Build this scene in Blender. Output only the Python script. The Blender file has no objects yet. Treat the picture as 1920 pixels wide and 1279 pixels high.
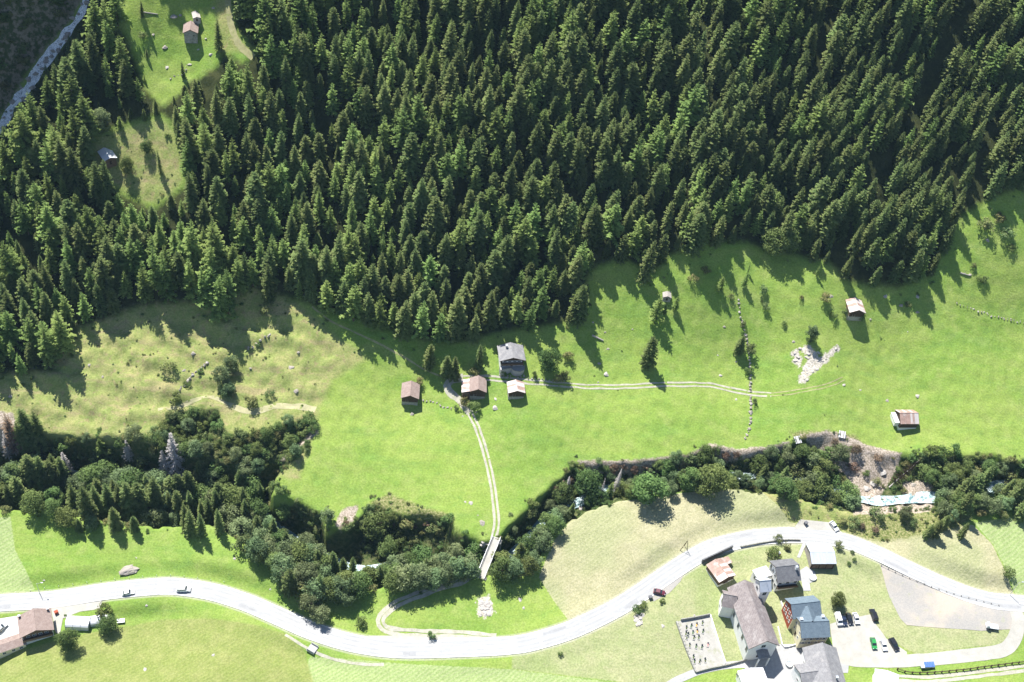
import bpy, bmesh, math, random
import numpy as np
from mathutils import Vector, Matrix, noise as mnoise
from mathutils.geometry import delaunay_2d_cdt
R = math.radians
rnd = random.Random(7)
rng = np.random.default_rng(7)
sc = bpy.context.scene
COL = sc.collection

# ------------------------------------------------------------------ camera, sky, sun, exposure
F, CX, CY = 2300.0, 960.0, 639.5          # focal length and centre, in photo pixels (43 mm lens)
CAMY, CAMZ = -105.0, 380.0
_d = np.array([600.0 - CX, -(2900.0 - CY), -F])      # direction of the nadir in camera axes
_up = -_d / np.linalg.norm(_d)
_x = np.array([1.0, 0, 0]) - _up * _up[0]; _x /= np.linalg.norm(_x)
MW = np.array([_x, np.cross(_up, _x), _up])          # world from camera
cam = bpy.data.cameras.new('camera'); camo = bpy.data.objects.new('camera', cam); COL.objects.link(camo)
cam.sensor_width = 36.0; cam.lens = 36.0 * F / 1920.0; cam.clip_start = 1.0; cam.clip_end = 5000.0
camo.matrix_world = Matrix([list(MW[0]) + [0], list(MW[1]) + [CAMY], list(MW[2]) + [CAMZ], [0, 0, 0, 1]])
sc.camera = camo
SUN_EL, SUN_AZ = 57.0, -34.0              # azimuth of the sun, clockwise from +Y
w = bpy.data.worlds.new('World'); sc.world = w; w.use_nodes = True
nt = w.node_tree; nt.nodes.clear()
sky = nt.nodes.new('ShaderNodeTexSky'); sky.sky_type = 'NISHITA'; sky.sun_disc = False
sky.sun_elevation = R(SUN_EL); sky.sun_rotation = R(SUN_AZ); sky.altitude = 1500
bgn = nt.nodes.new('ShaderNodeBackground'); bgn.inputs[1].default_value = 0.09
wo = nt.nodes.new('ShaderNodeOutputWorld')
nt.links.new(sky.outputs[0], bgn.inputs[0]); nt.links.new(bgn.outputs[0], wo.inputs[0])
sl = bpy.data.lights.new('sun', 'SUN'); sl.energy = 5.0; sl.angle = R(0.53); sl.color = (1.0, 0.975, 0.93)
so = bpy.data.objects.new('sun', sl); COL.objects.link(so); so.location = (-100, 200, 500)
sv = Vector((math.sin(R(SUN_AZ)) * math.cos(R(SUN_EL)), math.cos(R(SUN_AZ)) * math.cos(R(SUN_EL)), math.sin(R(SUN_EL))))
so.rotation_euler = sv.to_track_quat('Z', 'Y').to_euler()
sc.view_settings.view_transform = 'Standard'; sc.view_settings.look = 'None'
sc.view_settings.gamma = 1.0; sc.view_settings.exposure = 1.0
sc.render.engine = 'CYCLES'
try:
    sc.cycles.max_bounces = 5; sc.cycles.diffuse_bounces = 3; sc.cycles.transmission_bounces = 3
    sc.cycles.use_denoising = True
except Exception:
    pass

def norm2(v): return v / (np.linalg.norm(v) + 1e-9)
# ------------------------------------------------------------------ node helpers
class NB:
    def __init__(s, name):
        s.m = bpy.data.materials.new(name); s.m.use_nodes = True
        s.t = s.m.node_tree; s.t.nodes.clear()
        s.out = s.t.nodes.new('ShaderNodeOutputMaterial')
    def n(s, typ, ins=None, **kw):
        d = s.t.nodes.new(typ)
        for k, v in kw.items(): setattr(d, k, v)
        for k, v in (ins or {}).items(): s.set(d.inputs[k], v)
        return d
    def set(s, sock, v):
        if hasattr(v, 'is_output'): s.t.links.new(v, sock)
        elif isinstance(v, tuple) and len(v) == 3 and sock.type == 'RGBA': sock.default_value = (*v, 1)
        else: sock.default_value = v
    def math(s, op, a, b=0.0, clamp=False):
        d = s.n('ShaderNodeMath', {0: a, 1: b}, operation=op); d.use_clamp = clamp; return d.outputs[0]
    def mix(s, f, a, b, mode='MIX'):
        d = s.n('ShaderNodeMix', data_type='RGBA', blend_type=mode)
        s.set(d.inputs[0], f); s.set(d.inputs[6], a); s.set(d.inputs[7], b); return d.outputs[2]
    def attr(s, name): return s.n('ShaderNodeAttribute', attribute_name=name).outputs['Fac']
    def pos(s): return s.n('ShaderNodeNewGeometry').outputs['Position']
    def obj(s): return s.n('ShaderNodeTexCoord').outputs['Object']
    def noise(s, scale, detail=4.0, rough=0.55, vec=None, dist=0.0):
        d = s.n('ShaderNodeTexNoise', {'Scale': scale, 'Detail': detail, 'Roughness': rough, 'Distortion': dist})
        s.set(d.inputs['Vector'], vec if vec is not None else s.pos()); return d.outputs['Fac']
    def voro(s, scale, vec=None, out='Distance'):
        d = s.n('ShaderNodeTexVoronoi', {'Scale': scale}); s.set(d.inputs['Vector'], vec if vec is not None else s.pos()); return d.outputs[out]
    def rng(s, v, a, b, c=0.0, d=1.0, smooth=True):
        q = s.n('ShaderNodeMapRange', {0: v, 1: a, 2: b, 3: c, 4: d}); q.interpolation_type = 'SMOOTHSTEP' if smooth else 'LINEAR'; return q.outputs[0]
    def scale(s, vec, x, y, z, rz=0.0):
        d = s.n('ShaderNodeMapping', {'Scale': (x, y, z), 'Rotation': (0, 0, rz)}); s.set(d.inputs['Vector'], vec); return d.outputs[0]
    def bump(s, h, strength=0.5, dist=0.1):
        return s.n('ShaderNodeBump', {'Height': h, 'Strength': strength, 'Distance': dist}).outputs[0]
    def bsdf(s, col, rough=0.9, normal=None, spec=0.2, metal=0.0, trans=0.0):
        d = s.n('ShaderNodeBsdfPrincipled', {'Roughness': rough, 'Specular IOR Level': spec, 'Metallic': metal})
        s.set(d.inputs['Base Color'], col)
        if normal is not None: s.set(d.inputs['Normal'], normal)
        o = d.outputs[0]
        s.t.links.new(o, s.out.inputs[0]); return o

def plain(name, col, rough=0.85, var=0.25, scale=1.2, spec=0.25, metal=0.0, bump=0.0, dirt=None, dirt_amt=0.5):
    b = NB(name); v = b.obj()
    n1 = b.noise(scale, 5, 0.6, v); n2 = b.noise(scale * 6, 3, 0.6, v)
    k = b.math('ADD', b.math('MULTIPLY', n1, 0.65), b.math('MULTIPLY', n2, 0.35))
    lo = tuple(c * (1 - var) for c in col); hi = tuple(min(1, c * (1 + var)) for c in col)
    c = b.mix(b.rng(k, 0.3, 0.7), lo, hi)
    if dirt: c = b.mix(b.rng(b.noise(scale * 0.7, 6, 0.65, v), 0.5, 0.66, 0, dirt_amt), c, dirt)
    b.bsdf(c, rough, b.bump(n2, bump, 0.05) if bump else None, spec, metal)
    return b.m

# ------------------------------------------------------------------ mesh helpers
class MB:
    def __init__(s): s.v = []; s.f = []; s.mi = []
    def add(s, vs, fs, mi=0):
        o = len(s.v); s.v += [tuple(p) for p in vs]; s.f += [tuple(i + o for i in q) for q in fs]; s.mi += [mi] * len(fs); return s
    def box(s, c, d, rz=0.0, mi=0, taper=1.0):
        cx, cy, cz = c; dx, dy, dz = d[0] / 2, d[1] / 2, d[2] / 2
        ca, sa = math.cos(rz), math.sin(rz); vs = []
        for z, k in ((-dz, 1.0), (dz, taper)):
            for x, y in ((-dx, -dy), (dx, -dy), (dx, dy), (-dx, dy)):
                x *= k; y *= k
                vs.append((cx + x * ca - y * sa, cy + x * sa + y * ca, cz + z))
        return s.add(vs, [(3, 2, 1, 0), (4, 5, 6, 7), (0, 1, 5, 4), (1, 2, 6, 5), (2, 3, 7, 6), (3, 0, 4, 7)], mi)
    def slab(s, q, t, mi=0):           # quad (4 points) extruded downwards by t
        q = [Vector(p) for p in q]; n = (q[1] - q[0]).cross(q[3] - q[0]).normalized()
        if n.z < 0: n = -n
        lo = [p - n * t for p in q]
        return s.add([*q, *lo], [(0, 1, 2, 3), (7, 6, 5, 4), (0, 4, 5, 1), (1, 5, 6, 2), (2, 6, 7, 3), (3, 7, 4, 0)], mi)
    def tube(s, p0, p1, r0, r1=None, n=6, mi=0, cap=True):
        p0, p1 = Vector(p0), Vector(p1); r1 = r0 if r1 is None else r1
        d = (p1 - p0).normalized(); a = d.orthogonal().normalized(); b = d.cross(a); vs = []
        for p, r in ((p0, r0), (p1, r1)):
            for i in range(n):
                t = 2 * math.pi * i / n; vs.append(p + a * (r * math.cos(t)) + b * (r * math.sin(t)))
        fs = [(i, (i + 1) % n, n + (i + 1) % n, n + i) for i in range(n)]
        if cap: fs += [tuple(range(n))[::-1], tuple(range(n, 2 * n))]
        return s.add(vs, fs, mi)
    def mesh(s, name, mats):
        me = bpy.data.meshes.new(name); me.from_pydata(s.v, [], s.f)
        for m in (mats if isinstance(mats, (list, tuple)) else [mats]): me.materials.append(m)
        if any(s.mi): me.polygons.foreach_set('material_index', s.mi)
        me.validate(); me.update(); return me
    def build(s, name, mats, parent=None, smooth=False):
        me = s.mesh(name, mats)
        if smooth: me.shade_smooth()
        return mkobj(name, me, parent)
def mkobj(name, data, parent=None):
    o = bpy.data.objects.new(name, data); COL.objects.link(o)
    if parent is not None: o.parent = parent
    return o
def tag(o, label=None, cat=None, group=None, kind=None):
    for k, v in (('label', label), ('category', cat), ('group', group), ('kind', kind)):
        if v: o[k] = v
    return o
def thing(name, label, cat, loc=(0, 0, 0), rz=0.0, group=None):
    o = mkobj(name, None); o.empty_display_size = 0.5; o.location = loc; o.rotation_euler = (0, 0, rz)
    return tag(o, label, cat, group)

# ------------------------------------------------------------------ terrain heights
X0, X1, Y0, Y1, ST = -240.0, 316.0, 78.0, 446.0, 1.0
GX = np.arange(X0, X1 + .1, ST); GY = np.arange(Y0, Y1 + .1, ST)
XX, YY = np.meshgrid(GX, GY); NXg, NYg = len(GX), len(GY)
_py = [40, 90, 117, 145, 190, 213, 235, 250, 262, 275, 300, 354, 400, 470]
_pz = [-4, -1, 0, 3.5, 10, 15, 22, 29, 37, 46.5, 65, 104.5, 138, 189]
_ys = np.arange(0, 520, 1.0); _zs = np.interp(_ys, _py, _pz)
_k = np.exp(-0.5 * (np.arange(-24, 25) / 8.0) ** 2); _k /= _k.sum()
_zs = np.convolve(np.pad(_zs, 24, mode='edge'), _k, mode='valid')
def snoise(x, y, seed, wl):
    r = np.random.default_rng(seed); o = np.zeros_like(x)
    for i in range(10):
        a = r.uniform(0, 2 * math.pi); k = 2 * math.pi / (wl * r.uniform(.6, 1.6)); p = r.uniform(0, 6.28)
        o += np.sin((x * math.cos(a) + y * math.sin(a)) * k + p)
    return o / math.sqrt(10)
def base_z(x, y):
    t = np.interp(y, [90, 145, 230, 360], [0.085, 0.08, 0.055, 0.045])
    z = np.interp(y, _ys, _zs) + (x - 20) * t
    z = z + 1.3 * snoise(x, y, 3, 70) * np.interp(y, [60, 200, 260, 330], [0.5, 0.8, 1.2, 2.6])
    return z
ZB = base_z(XX, YY); Z = ZB.copy()
def samp(G, x, y):
    fx = np.clip((np.asarray(x, float) - X0) / ST, 0, NXg - 1.001); fy = np.clip((np.asarray(y, float) - Y0) / ST, 0, NYg - 1.001)
    i = fx.astype(int); j = fy.astype(int); a = fx - i; b = fy - j
    return (G[j, i] * (1 - a) + G[j, i + 1] * a) * (1 - b) + (G[j + 1, i] * (1 - a) + G[j + 1, i + 1] * a) * b
def ray(u, v):
    d = MW @ np.array([(u - CX) / F, -(v - CY) / F, -1.0]); return d
_T = np.arange(330, 1000, 0.5)
def hit(u, v, dz=0.0, G=None):
    G = Z if G is None else G
    d = ray(u, v); x = d[0] * _T; y = CAMY + d[1] * _T; z = CAMZ + d[2] * _T
    g = z - samp(G, x, y) - dz
    k = np.nonzero(g < 0)[0]; k = k[0] if len(k) else len(_T) - 1
    if k == 0: t = _T[0]
    else: t = _T[k - 1] + 0.5 * g[k - 1] / (g[k - 1] - g[k] + 1e-9)
    return np.array([d[0] * t, CAMY + d[1] * t, CAMZ + d[2] * t])
def hits(pts, dz=0.0, G=None): return np.array([hit(u, v, dz, G) for u, v in pts])
def proj(p):
    c = MW.T @ (np.asarray(p, float) - np.array([0, CAMY, CAMZ])); return CX + F * c[0] / -c[2], CY - F * c[1] / -c[2], -c[2]
def gz(x, y): return float(samp(Z, x, y))
def sdf(poly, x=None, y=None):        # >0 inside
    x = XX if x is None else x; y = YY if y is None else y
    d = np.full(x.shape, 1e9); ins = np.zeros(x.shape, bool); n = len(poly)
    for i in range(n):
        ax, ay = poly[i][:2]; bx, by = poly[(i + 1) % n][:2]; ex, ey = bx - ax, by - ay
        t = np.clip(((x - ax) * ex + (y - ay) * ey) / (ex * ex + ey * ey + 1e-9), 0, 1)
        d = np.minimum(d, (x - ax - t * ex) ** 2 + (y - ay - t * ey) ** 2)
        c = ((ay > y) != (by > y)); ins ^= c & (x < ex * (y - ay) / (ey if abs(ey) > 1e-9 else 1e-9) + ax)
    return np.where(ins, 1, -1) * np.sqrt(d)
def pdist(line, x=None, y=None):      # distance, parameter (index) and side of a polyline
    x = XX if x is None else x; y = YY if y is None else y
    d = np.full(x.shape, 1e9); par = np.zeros(x.shape); side = np.zeros(x.shape)
    for i in range(len(line) - 1):
        ax, ay = line[i][:2]; bx, by = line[i + 1][:2]; ex, ey = bx - ax, by - ay
        t = np.clip(((x - ax) * ex + (y - ay) * ey) / (ex * ex + ey * ey + 1e-9), 0, 1)
        q = (x - ax - t * ex) ** 2 + (y - ay - t * ey) ** 2; m = q < d
        d = np.where(m, q, d); par = np.where(m, i + t, par); side = np.where(m, ex * (y - ay) - ey * (x - ax), side)
    return np.sqrt(d), par, side
def smooth_line(p, step=1.5):
    p = np.asarray(p, float); out = []
    q = np.vstack([2 * p[0] - p[1], p, 2 * p[-1] - p[-2]])
    for i in range(1, len(q) - 2):
        n = max(2, int(np.linalg.norm(q[i + 1] - q[i]) / step))
        for k in range(n):
            t = k / n
            out.append(0.5 * (2 * q[i] + (q[i + 1] - q[i - 1]) * t + (2 * q[i - 1] - 5 * q[i] + 4 * q[i + 1] - q[i + 2]) * t * t + (3 * q[i] - q[i - 1] - 3 * q[i + 1] + q[i + 2]) * t ** 3))
    out.append(p[-1]); return np.array(out)
def sstep(v): v = np.clip(v, 0, 1); return v * v * (3 - 2 * v)

# --- stream ravine with its cliff (upper left)
STREAM = [(-60, 275), (0, 215), (28, 175), (60, 125), (95, 78), (125, 42), (150, 0), (185, -70)]
st_l = hits(STREAM, -6, ZB); st_l = smooth_line(st_l, 4)
ds, _, ss = pdist(st_l)
left = ss > 0
ZR = Z - 11 * sstep(1 - ds / 26.0) * (~left) - 11 * left
ZR = np.where(left, ZR + np.minimum(1.75 * np.maximum(ds - 3.5, 0), 75) + 2.0 * snoise(XX, YY, 5, 14) * sstep(ds / 12), ZR)
Z = ZR
# --- river gorge
G1 = [(-80, 795), (40, 806), (90, 812), (200, 818), (270, 826), (310, 840), (400, 852), (480, 858), (520, 850), (545, 862), (515, 902), (505, 928),
      (560, 938), (605, 962), (612, 990), (650, 990), (700, 945), (760, 965), (850, 968), (850, 992), (905, 1018), (932, 1014), (960, 982), (1030, 915), (1080, 868), (1200, 868), (1290, 858), (1330, 836), (1395, 850), (1480, 832), (1530, 815), (1600, 832),
      (1640, 852), (1700, 852), (1790, 852), (1920, 864), (2020, 868), (2020, 945), (1920, 942), (1780, 955), (1600, 962), (1440, 922), (1300, 915), (1180, 932), (1095, 958),
      (1040, 1000), (1000, 1060), (985, 1080), (930, 1080), (890, 1075), (800, 1095), (720, 1100), (620, 1110), (540, 1085), (460, 1020), (400, 985), (240, 985), (100, 960), (-80, 950)]
g1 = hits(G1, 0, ZB); sg = sdf(g1)
RIVER = [(-90, 885), (0, 885), (70, 880), (146, 888), (230, 897), (320, 908), (420, 935), (478, 948), (530, 990), (570, 1019), (625, 1050), (683, 1068), (770, 1050), (850, 1058), (912, 1058), (962, 1038),
         (1005, 992), (1045, 955), (1092, 938), (1150, 912), (1300, 893), (1450, 893), (1560, 922), (1620, 938), (1665, 940), (1715, 932), (1770, 930), (1850, 916), (1920, 906), (2020, 895)]
DEP = lambda x: np.interp(x, [-240, -80, -10, 30, 90, 280], [15, 15, 11, 8, 6.5, 6.5])
rv = np.array([hit(u, v, -float(DEP(hit(u, v, -9, ZB)[0])), ZB) for u, v in RIVER]); rvs = samp(sg, rv[:, 0], rv[:, 1])
rv = smooth_line(rv, 3)
dr, pr, _ = pdist(rv)
gt = np.clip((sg + 0.6 * snoise(XX, YY, 11, 9)) / (np.interp(DEP(XX), [6, 17], [4.0, 6.0]) + 9 * np.exp(-((XX - float(hit(1630, 880, 0, ZB)[0])) / 15) ** 2)), 0, 1); Z = Z - DEP(XX) * (1 - (1 - gt) ** 2)
rvz = np.convolve(np.pad(samp(ZB, rv[:, 0], rv[:, 1]) - DEP(rv[:, 0]), 8, mode='edge'), np.ones(17) / 17, mode='valid')
rz_g = np.interp(pr, np.arange(len(rv)), rvz)
sg2 = sdf(hits([(285, 835), (305, 790), (335, 768), (410, 766), (420, 800), (430, 812), (475, 812), (580, 783), (596, 800), (580, 835), (515, 900), (430, 880)], 0, ZB)); Z = Z - 4.5 * sstep((sg2 + .5) / 9.0) * (1 - gt)
kb = sstep(1 - (dr - 2.5) / 3.5) * sstep((sg + 0.5) / 1.5)
Z = Z * (1 - kb) + (rz_g - 0.9 + 0.5 * snoise(XX, YY, 12, 5)) * kb
# --- main road bed
ROAD = [(-110, 1146), (-50, 1140), (0, 1133), (100, 1120), (200, 1109), (300, 1101), (345, 1100), (400, 1106), (450, 1121), (480, 1134), (530, 1160), (580, 1184), (640, 1203), (700, 1213), (760, 1217), (850, 1216), (960, 1211),
        (1020, 1199), (1078, 1180), (1150, 1144), (1200, 1111), (1250, 1076), (1300, 1045), (1340, 1026), (1400, 1009), (1440, 1002), (1490, 999), (1540, 1004), (1590, 1019), (1640, 1042), (1720, 1075), (1800, 1102), (1862, 1121), (1920, 1131), (2010, 1146)]
rd = hits(ROAD, 0, ZB)[:, :2]; rd = smooth_line(rd, 1.5)
rdz = np.convolve(np.pad(samp(Z, rd[:, 0], rd[:, 1]), 30, mode='edge'), np.ones(61) / 61, mode='valid')
def bed(line, lz, hw, blend, sink=0.16):
    global Z
    d, p, _ = pdist(line); z = np.interp(p, np.arange(len(line)), lz)
    k = sstep(1 - (d - hw) / blend); Z = Z * (1 - k) + (z - sink) * k
    return d
HW = 3.55
d_road = bed(rd, rdz, HW + 1.2, 6.0)
# knoll at lower left, small terrain lumps
kn = hit(330, 1310, 0, ZB); Z = Z + 3.5 * np.exp(-(((XX - kn[0]) / 55) ** 2 + ((YY - kn[1]) / 20) ** 2)) * sstep((d_road - 6) / 12)
lump = 0.16 * snoise(XX, YY, 21, 7) + 0.07 * snoise(XX, YY, 22, 3.2)
Z = Z + lump * sstep((d_road - 4) / 4) * (0.5 + 0.5 * sstep((YY - 160) / 40)) 
dm_ = sdf(hits([(0, 720), (240, 600), (540, 570), (640, 660), (600, 760), (560, 780), (420, 765), (300, 800), (60, 800)])[:, :2]); Z = Z + sstep((dm_ + 3) / 8) * (0.5 * snoise(XX, YY, 25, 11) + 0.2 * snoise(XX, YY, 26, 5) + 0.55 * np.tanh(2.5 * np.sin((YY + 0.35 * XX) * 0.52 + 1.5 * snoise(XX, YY, 27, 30))))

# ------------------------------------------------------------------ ground regions (signed distances, metres)
FOREST = [(-90, 725), (95, 700), (150, 622), (260, 580), (350, 574), (400, 585), (470, 545), (560, 570), (610, 590), (690, 612), (770, 640), (850, 650), (930, 632), (1010, 620), (1066, 610), (1098, 565), (1108, 515), (1165, 492),
          (1225, 520), (1265, 482), (1400, 462), (1480, 482), (1550, 500), (1590, 540), (1685, 548), (1750, 520), (1778, 455), (1790, 425), (1850, 385), (2010, 320), (2010, -330), (170, -330), (160, 0), (122, 62), (60, 148), (-20, 262), (-90, 330)]
CLEAR = [[(205, 40), (228, 0), (205, -60), (425, -60), (428, 0), (436, 60), (472, 98), (455, 110), (418, 90), (402, 120), (352, 150), (335, 170), (306, 192), (280, 165), (258, 105), (240, 60)],
         [(175, 262), (250, 235), (300, 222), (330, 250), (342, 345), (292, 382), (235, 360), (178, 315)]]
GAPS = [([(1550, 60), (1515, 190)], 3.5), ([(1850, -10), (1765, 110), (1720, 215), (1688, 250)], 4.5), ([(1665, 300), (1615, 370)], 4), ([(1850, 260), (1815, 400)], 4), ([(1300, 0), (1330, 130)], 2.5), ([(430, 20), (480, 160)], 4)]
s_for = sdf(hits(FOREST)[:, :2])
clear_w = [hits(c)[:, :2] for c in CLEAR]
for c in clear_w: s_for = np.minimum(s_for, -sdf(c))
s_gap = s_for.copy()
for gl, gw in GAPS: s_gap = np.minimum(s_gap, pdist(hits(gl))[0] - gw)
def region(*polys):
    s = None
    for p in polys:
        q = sdf(hits(p)[:, :2]); s = q if s is None else np.maximum(s, q)
    return s
A = {}
A['forest'] = s_for
A['dry'] = region([(-90, 600), (450, 480), (540, 555), (640, 640), (690, 672), (625, 712), (602, 760), (596, 790), (560, 900), (300, 880), (-90, 870)], CLEAR[1], [(1400, 910), (1500, 935), (1610, 955), (1600, 1005), (1540, 985), (1480, 985), (1420, 930)],
                  [(425, -60), (436, 60), (472, 98), (410, 100), (400, -60)], [(1550, 1165), (1640, 1080), (1700, 1180), (1900, 1180), (1905, 1205), (1720, 1225), (1660, 1195), (1632, 1150), (1555, 1165)])
A['hay'] = region([(1010, 1082), (1038, 1015), (1090, 962), (1180, 938), (1300, 922), (1400, 922), (1480, 978), (1500, 985), (1440, 1001), (1340, 1026), (1250, 1076), (1160, 1140), (1068, 1166)],
                  [(0, 2000), (1, 2000), (1, 2001)])
A['lawn'] = region([(1440, 1012), (1590, 1022), (1700, 1080), (1890, 1150), (1906, 1190), (1880, 1208), (1720, 1226), (1690, 1212), (1640, 1180), (1556, 1195), (1300, 1262), (1240, 1290), (960, 1255), (960, 1232), (1060, 1205), (1150, 1160), (1230, 1105), (1270, 1070), (1330, 1040)])
A['hay'] = np.maximum(A['hay'], region([(1580, 1000), (1650, 1010), (1750, 985), (1825, 985), (1860, 1020), (1895, 1100), (1905, 1120), (1800, 1096), (1700, 1062)]))
A['pale'] = region([(-90, 970), (20, 970), (28, 1030), (66, 1106), (0, 1116), (-90, 1130)], [(580, 1232), (760, 1245), (960, 1255), (1200, 1288), (1200, 1330), (560, 1330)],
                   [(1825, 980), (1960, 960), (1990, 1130), (1905, 1115), (1862, 1020)])
A['olive'] = region([(-90, 1225), (60, 1215), (130, 1195), (200, 1180), (300, 1162), (400, 1160), (480, 1172), (540, 1190), (572, 1222), (590, 1290), (590, 1350), (-90, 1350)])
A['gorge'] = np.maximum(sg, sg2)
A['earth'] = region([(1500, 816), (1560, 808), (1640, 838), (1692, 850), (1682, 880), (1662, 915), (1642, 938), (1600, 932), (1570, 880), (1535, 850)], [(1085, 863), (1200, 862), (1290, 853), (1330, 831), (1395, 844), (1480, 828), (1480, 846), (1395, 862), (1330, 850), (1290, 870), (1200, 880), (1085, 884)], [(1690, 905), (1740, 900), (1760, 935), (1740, 960), (1600, 965), (1600, 948), (1700, 950)], [(628, 985), (640, 955), (672, 948), (665, 975), (640, 995)], [(1345, 868), (1360, 850), (1420, 838), (1410, 865)],
                    [(1130, 880), (1200, 868), (1290, 862), (1280, 885), (1140, 905)], [(560, 830), (592, 800), (598, 812), (520, 890)], [(-20, 770), (25, 775), (40, 830), (-20, 850)])
A['bare'] = region([(1486, 660), (1494, 657), (1502, 672), (1498, 686), (1490, 678)], [(1504, 655), (1514, 650), (1526, 660), (1534, 672), (1546, 668), (1566, 650), (1572, 654), (1550, 676), (1536, 688), (1520, 700), (1508, 716), (1498, 714), (1506, 694), (1514, 678), (1520, 668)], [(900, 1125), (915, 1120), (925, 1145), (912, 1155), (898, 1152)])
A['cliff'] = np.where(left, ds - 2.5, -ds)
A['scrub'] = region([(1600, 960), (1740, 950), (1830, 962), (1800, 990), (1700, 1010), (1640, 1015), (1585, 1000)], [(690, 945), (730, 925), (790, 950), (850, 965), (850, 992), (780, 985)], [(1480, 810), (1600, 815), (1650, 850), (1500, 850)])
d_nearroad = d_road

# hard surfaces: the ground is lowered a little below each sheet or ribbon
SHEETS = [
 ('car_park', [(1556, 1170), (1600, 1158), (1632, 1152), (1642, 1170), (1662, 1197), (1700, 1222), (1702, 1236), (1640, 1246), (1590, 1238), (1562, 1218)], 'gravel', 'pale gravel car park beside the blue-roofed house'),
 ('gravel_lot', [(1650, 1058), (1700, 1080), (1760, 1103), (1820, 1121), (1880, 1136), (1902, 1146), (1898, 1180), (1840, 1183), (1770, 1178), (1700, 1172), (1688, 1160), (1668, 1120)], 'sandy', 'bare sandy gravel lot below the main road'),
 ('turnout', [(1225, 1128), (1222, 1104), (1250, 1082), (1280, 1062), (1286, 1067), (1276, 1090), (1255, 1112)], 'sandy', 'sandy gravel turnout beside the main road'),
 ('turnout', [(1487, 993), (1500, 974), (1560, 980), (1580, 1000), (1592, 1012), (1540, 1000)], 'gravel', 'pale gravel lay-by above the main road'),
 ('forecourt', [(-40, 1172), (0, 1160), (38, 1154), (44, 1186), (0, 1200), (-40, 1210)], 'pavement', 'white concrete forecourt beside the brown-roofed house'),
 ('forecourt', [(96, 1140), (192, 1124), (188, 1142), (150, 1147), (118, 1160), (112, 1190), (104, 1186)], 'gravel', 'pale gravel forecourt between road and white tents'),
 ('courtyard', [(1396, 1240), (1404, 1222), (1458, 1208), (1500, 1208), (1520, 1212), (1540, 1300), (1400, 1300)], 'concrete', 'light grey paved courtyard between church and big grey roof'),
 ('courtyard', [(1556, 1205), (1566, 1218), (1592, 1240), (1590, 1262), (1570, 1262)], 'asphalt', 'grey paved yard beside the big grey roof'),
 ('terrace', [(1499, 1070), (1512, 1062), (1528, 1072), (1531, 1088), (1518, 1094), (1520, 1108), (1506, 1108)], 'concrete', 'pale paved terrace beside the grey-roofed house'),
 ('garden_path', [(1507, 1014), (1514, 1014), (1500, 1046), (1494, 1045)], 'concrete', 'pale path from the road down to the grey-roofed house'),
 ('graveyard_floor', [(1268, 1166), (1330, 1155), (1360, 1248), (1306, 1260)], 'gravefloor', 'pale gravel floor of the walled graveyard')]
def blur(a_, n=4):
    for ax_ in (0, 1):
        q = np.zeros_like(a_); pd = np.pad(a_, [(n, n) if i == ax_ else (0, 0) for i in (0, 1)], mode='edge')
        for k in range(2 * n + 1): q += pd[k:k + a_.shape[0], :] if ax_ == 0 else pd[:, k:k + a_.shape[1]]
        a_ = q / (2 * n + 1)
    return a_
sm_ = blur(Z)
for nm_, px_, mt_, lb_ in SHEETS:
    w_ = hits(px_)[:, :2]; q = sdf(w_); k = sstep((q + 2.5) / 3.0)
    Z = Z * (1 - k) + sm_ * k
ZS = Z.copy()
for nm_, px_, mt_, lb_ in SHEETS:
    q = sdf(hits(px_)[:, :2]); ZS = ZS - 0.25 * sstep((q + 0.2) / 1.2)
# terrain mesh
idx = np.arange(NXg * NYg).reshape(NYg, NXg)
co = np.stack([XX, YY, ZS], -1).reshape(-1, 3)
quads = np.stack([idx[:-1, :-1], idx[:-1, 1:], idx[1:, 1:], idx[1:, :-1]], -1).reshape(-1, 4)
gm = bpy.data.meshes.new('ground')
gm.vertices.add(len(co)); gm.vertices.foreach_set('co', co.astype(np.float32).ravel())
gm.loops.add(quads.size); gm.loops.foreach_set('vertex_index', quads.astype(np.int32).ravel())
gm.polygons.add(len(quads)); gm.polygons.foreach_set('loop_start', np.arange(0, quads.size, 4, dtype=np.int32))
gm.update(calc_edges=True); gm.shade_smooth()
for k, g in A.items():
    a = gm.attributes.new('d_' + k, 'FLOAT', 'POINT'); a.data.foreach_set('value', np.clip(g, -12, 12).astype(np.float32).ravel())
a = gm.attributes.new('d_road', 'FLOAT', 'POINT'); a.data.foreach_set('value', np.clip(d_road, -12, 12).astype(np.float32).ravel())

# ------------------------------------------------------------------ ground material
b = NB('meadow_ground'); P = b.pos()
big = b.noise(0.03, 2, 0.5); mid = b.noise(0.17, 3, 0.6); med = b.noise(0.5, 3, 0.65); fine = b.noise(1.5, 4, 0.7)
jit = b.math('MULTIPLY', b.math('SUBTRACT', med, 0.5), 3.0)
jits = b.math('MULTIPLY', b.math('SUBTRACT', fine, 0.5), 1.2)
def mask(name, j, soft=0.35, off=0.0):
    return b.rng(b.math('ADD', b.attr('d_' + name), j), -soft + off, soft + off)
g = b.mix(b.rng(big, 0.35, 0.65), (0.168, 0.262, 0.050), (0.215, 0.294, 0.064))
g = b.mix(b.rng(mid, 0.45, 0.75, 0, 0.55), g, (0.27, 0.315, 0.10))
g = b.mix(b.rng(mid, 0.45, 0.28, 0, 0.5), g, (0.132, 0.232, 0.05))
st = b.noise(0.12, 3, 0.6, b.scale(P, 0.35, 1.6, 1.0, 0.35))
g = b.mix(b.rng(st, 0.5, 0.68, 0, 0.4), g, (0.24, 0.29, 0.08))
g = b.mix(b.rng(st, 0.46, 0.32, 0, 0.35), g, (0.135, 0.242, 0.055))
dry = b.mix(b.rng(mid, 0.35, 0.7), (0.215, 0.258, 0.08), (0.295, 0.295, 0.115))
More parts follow.
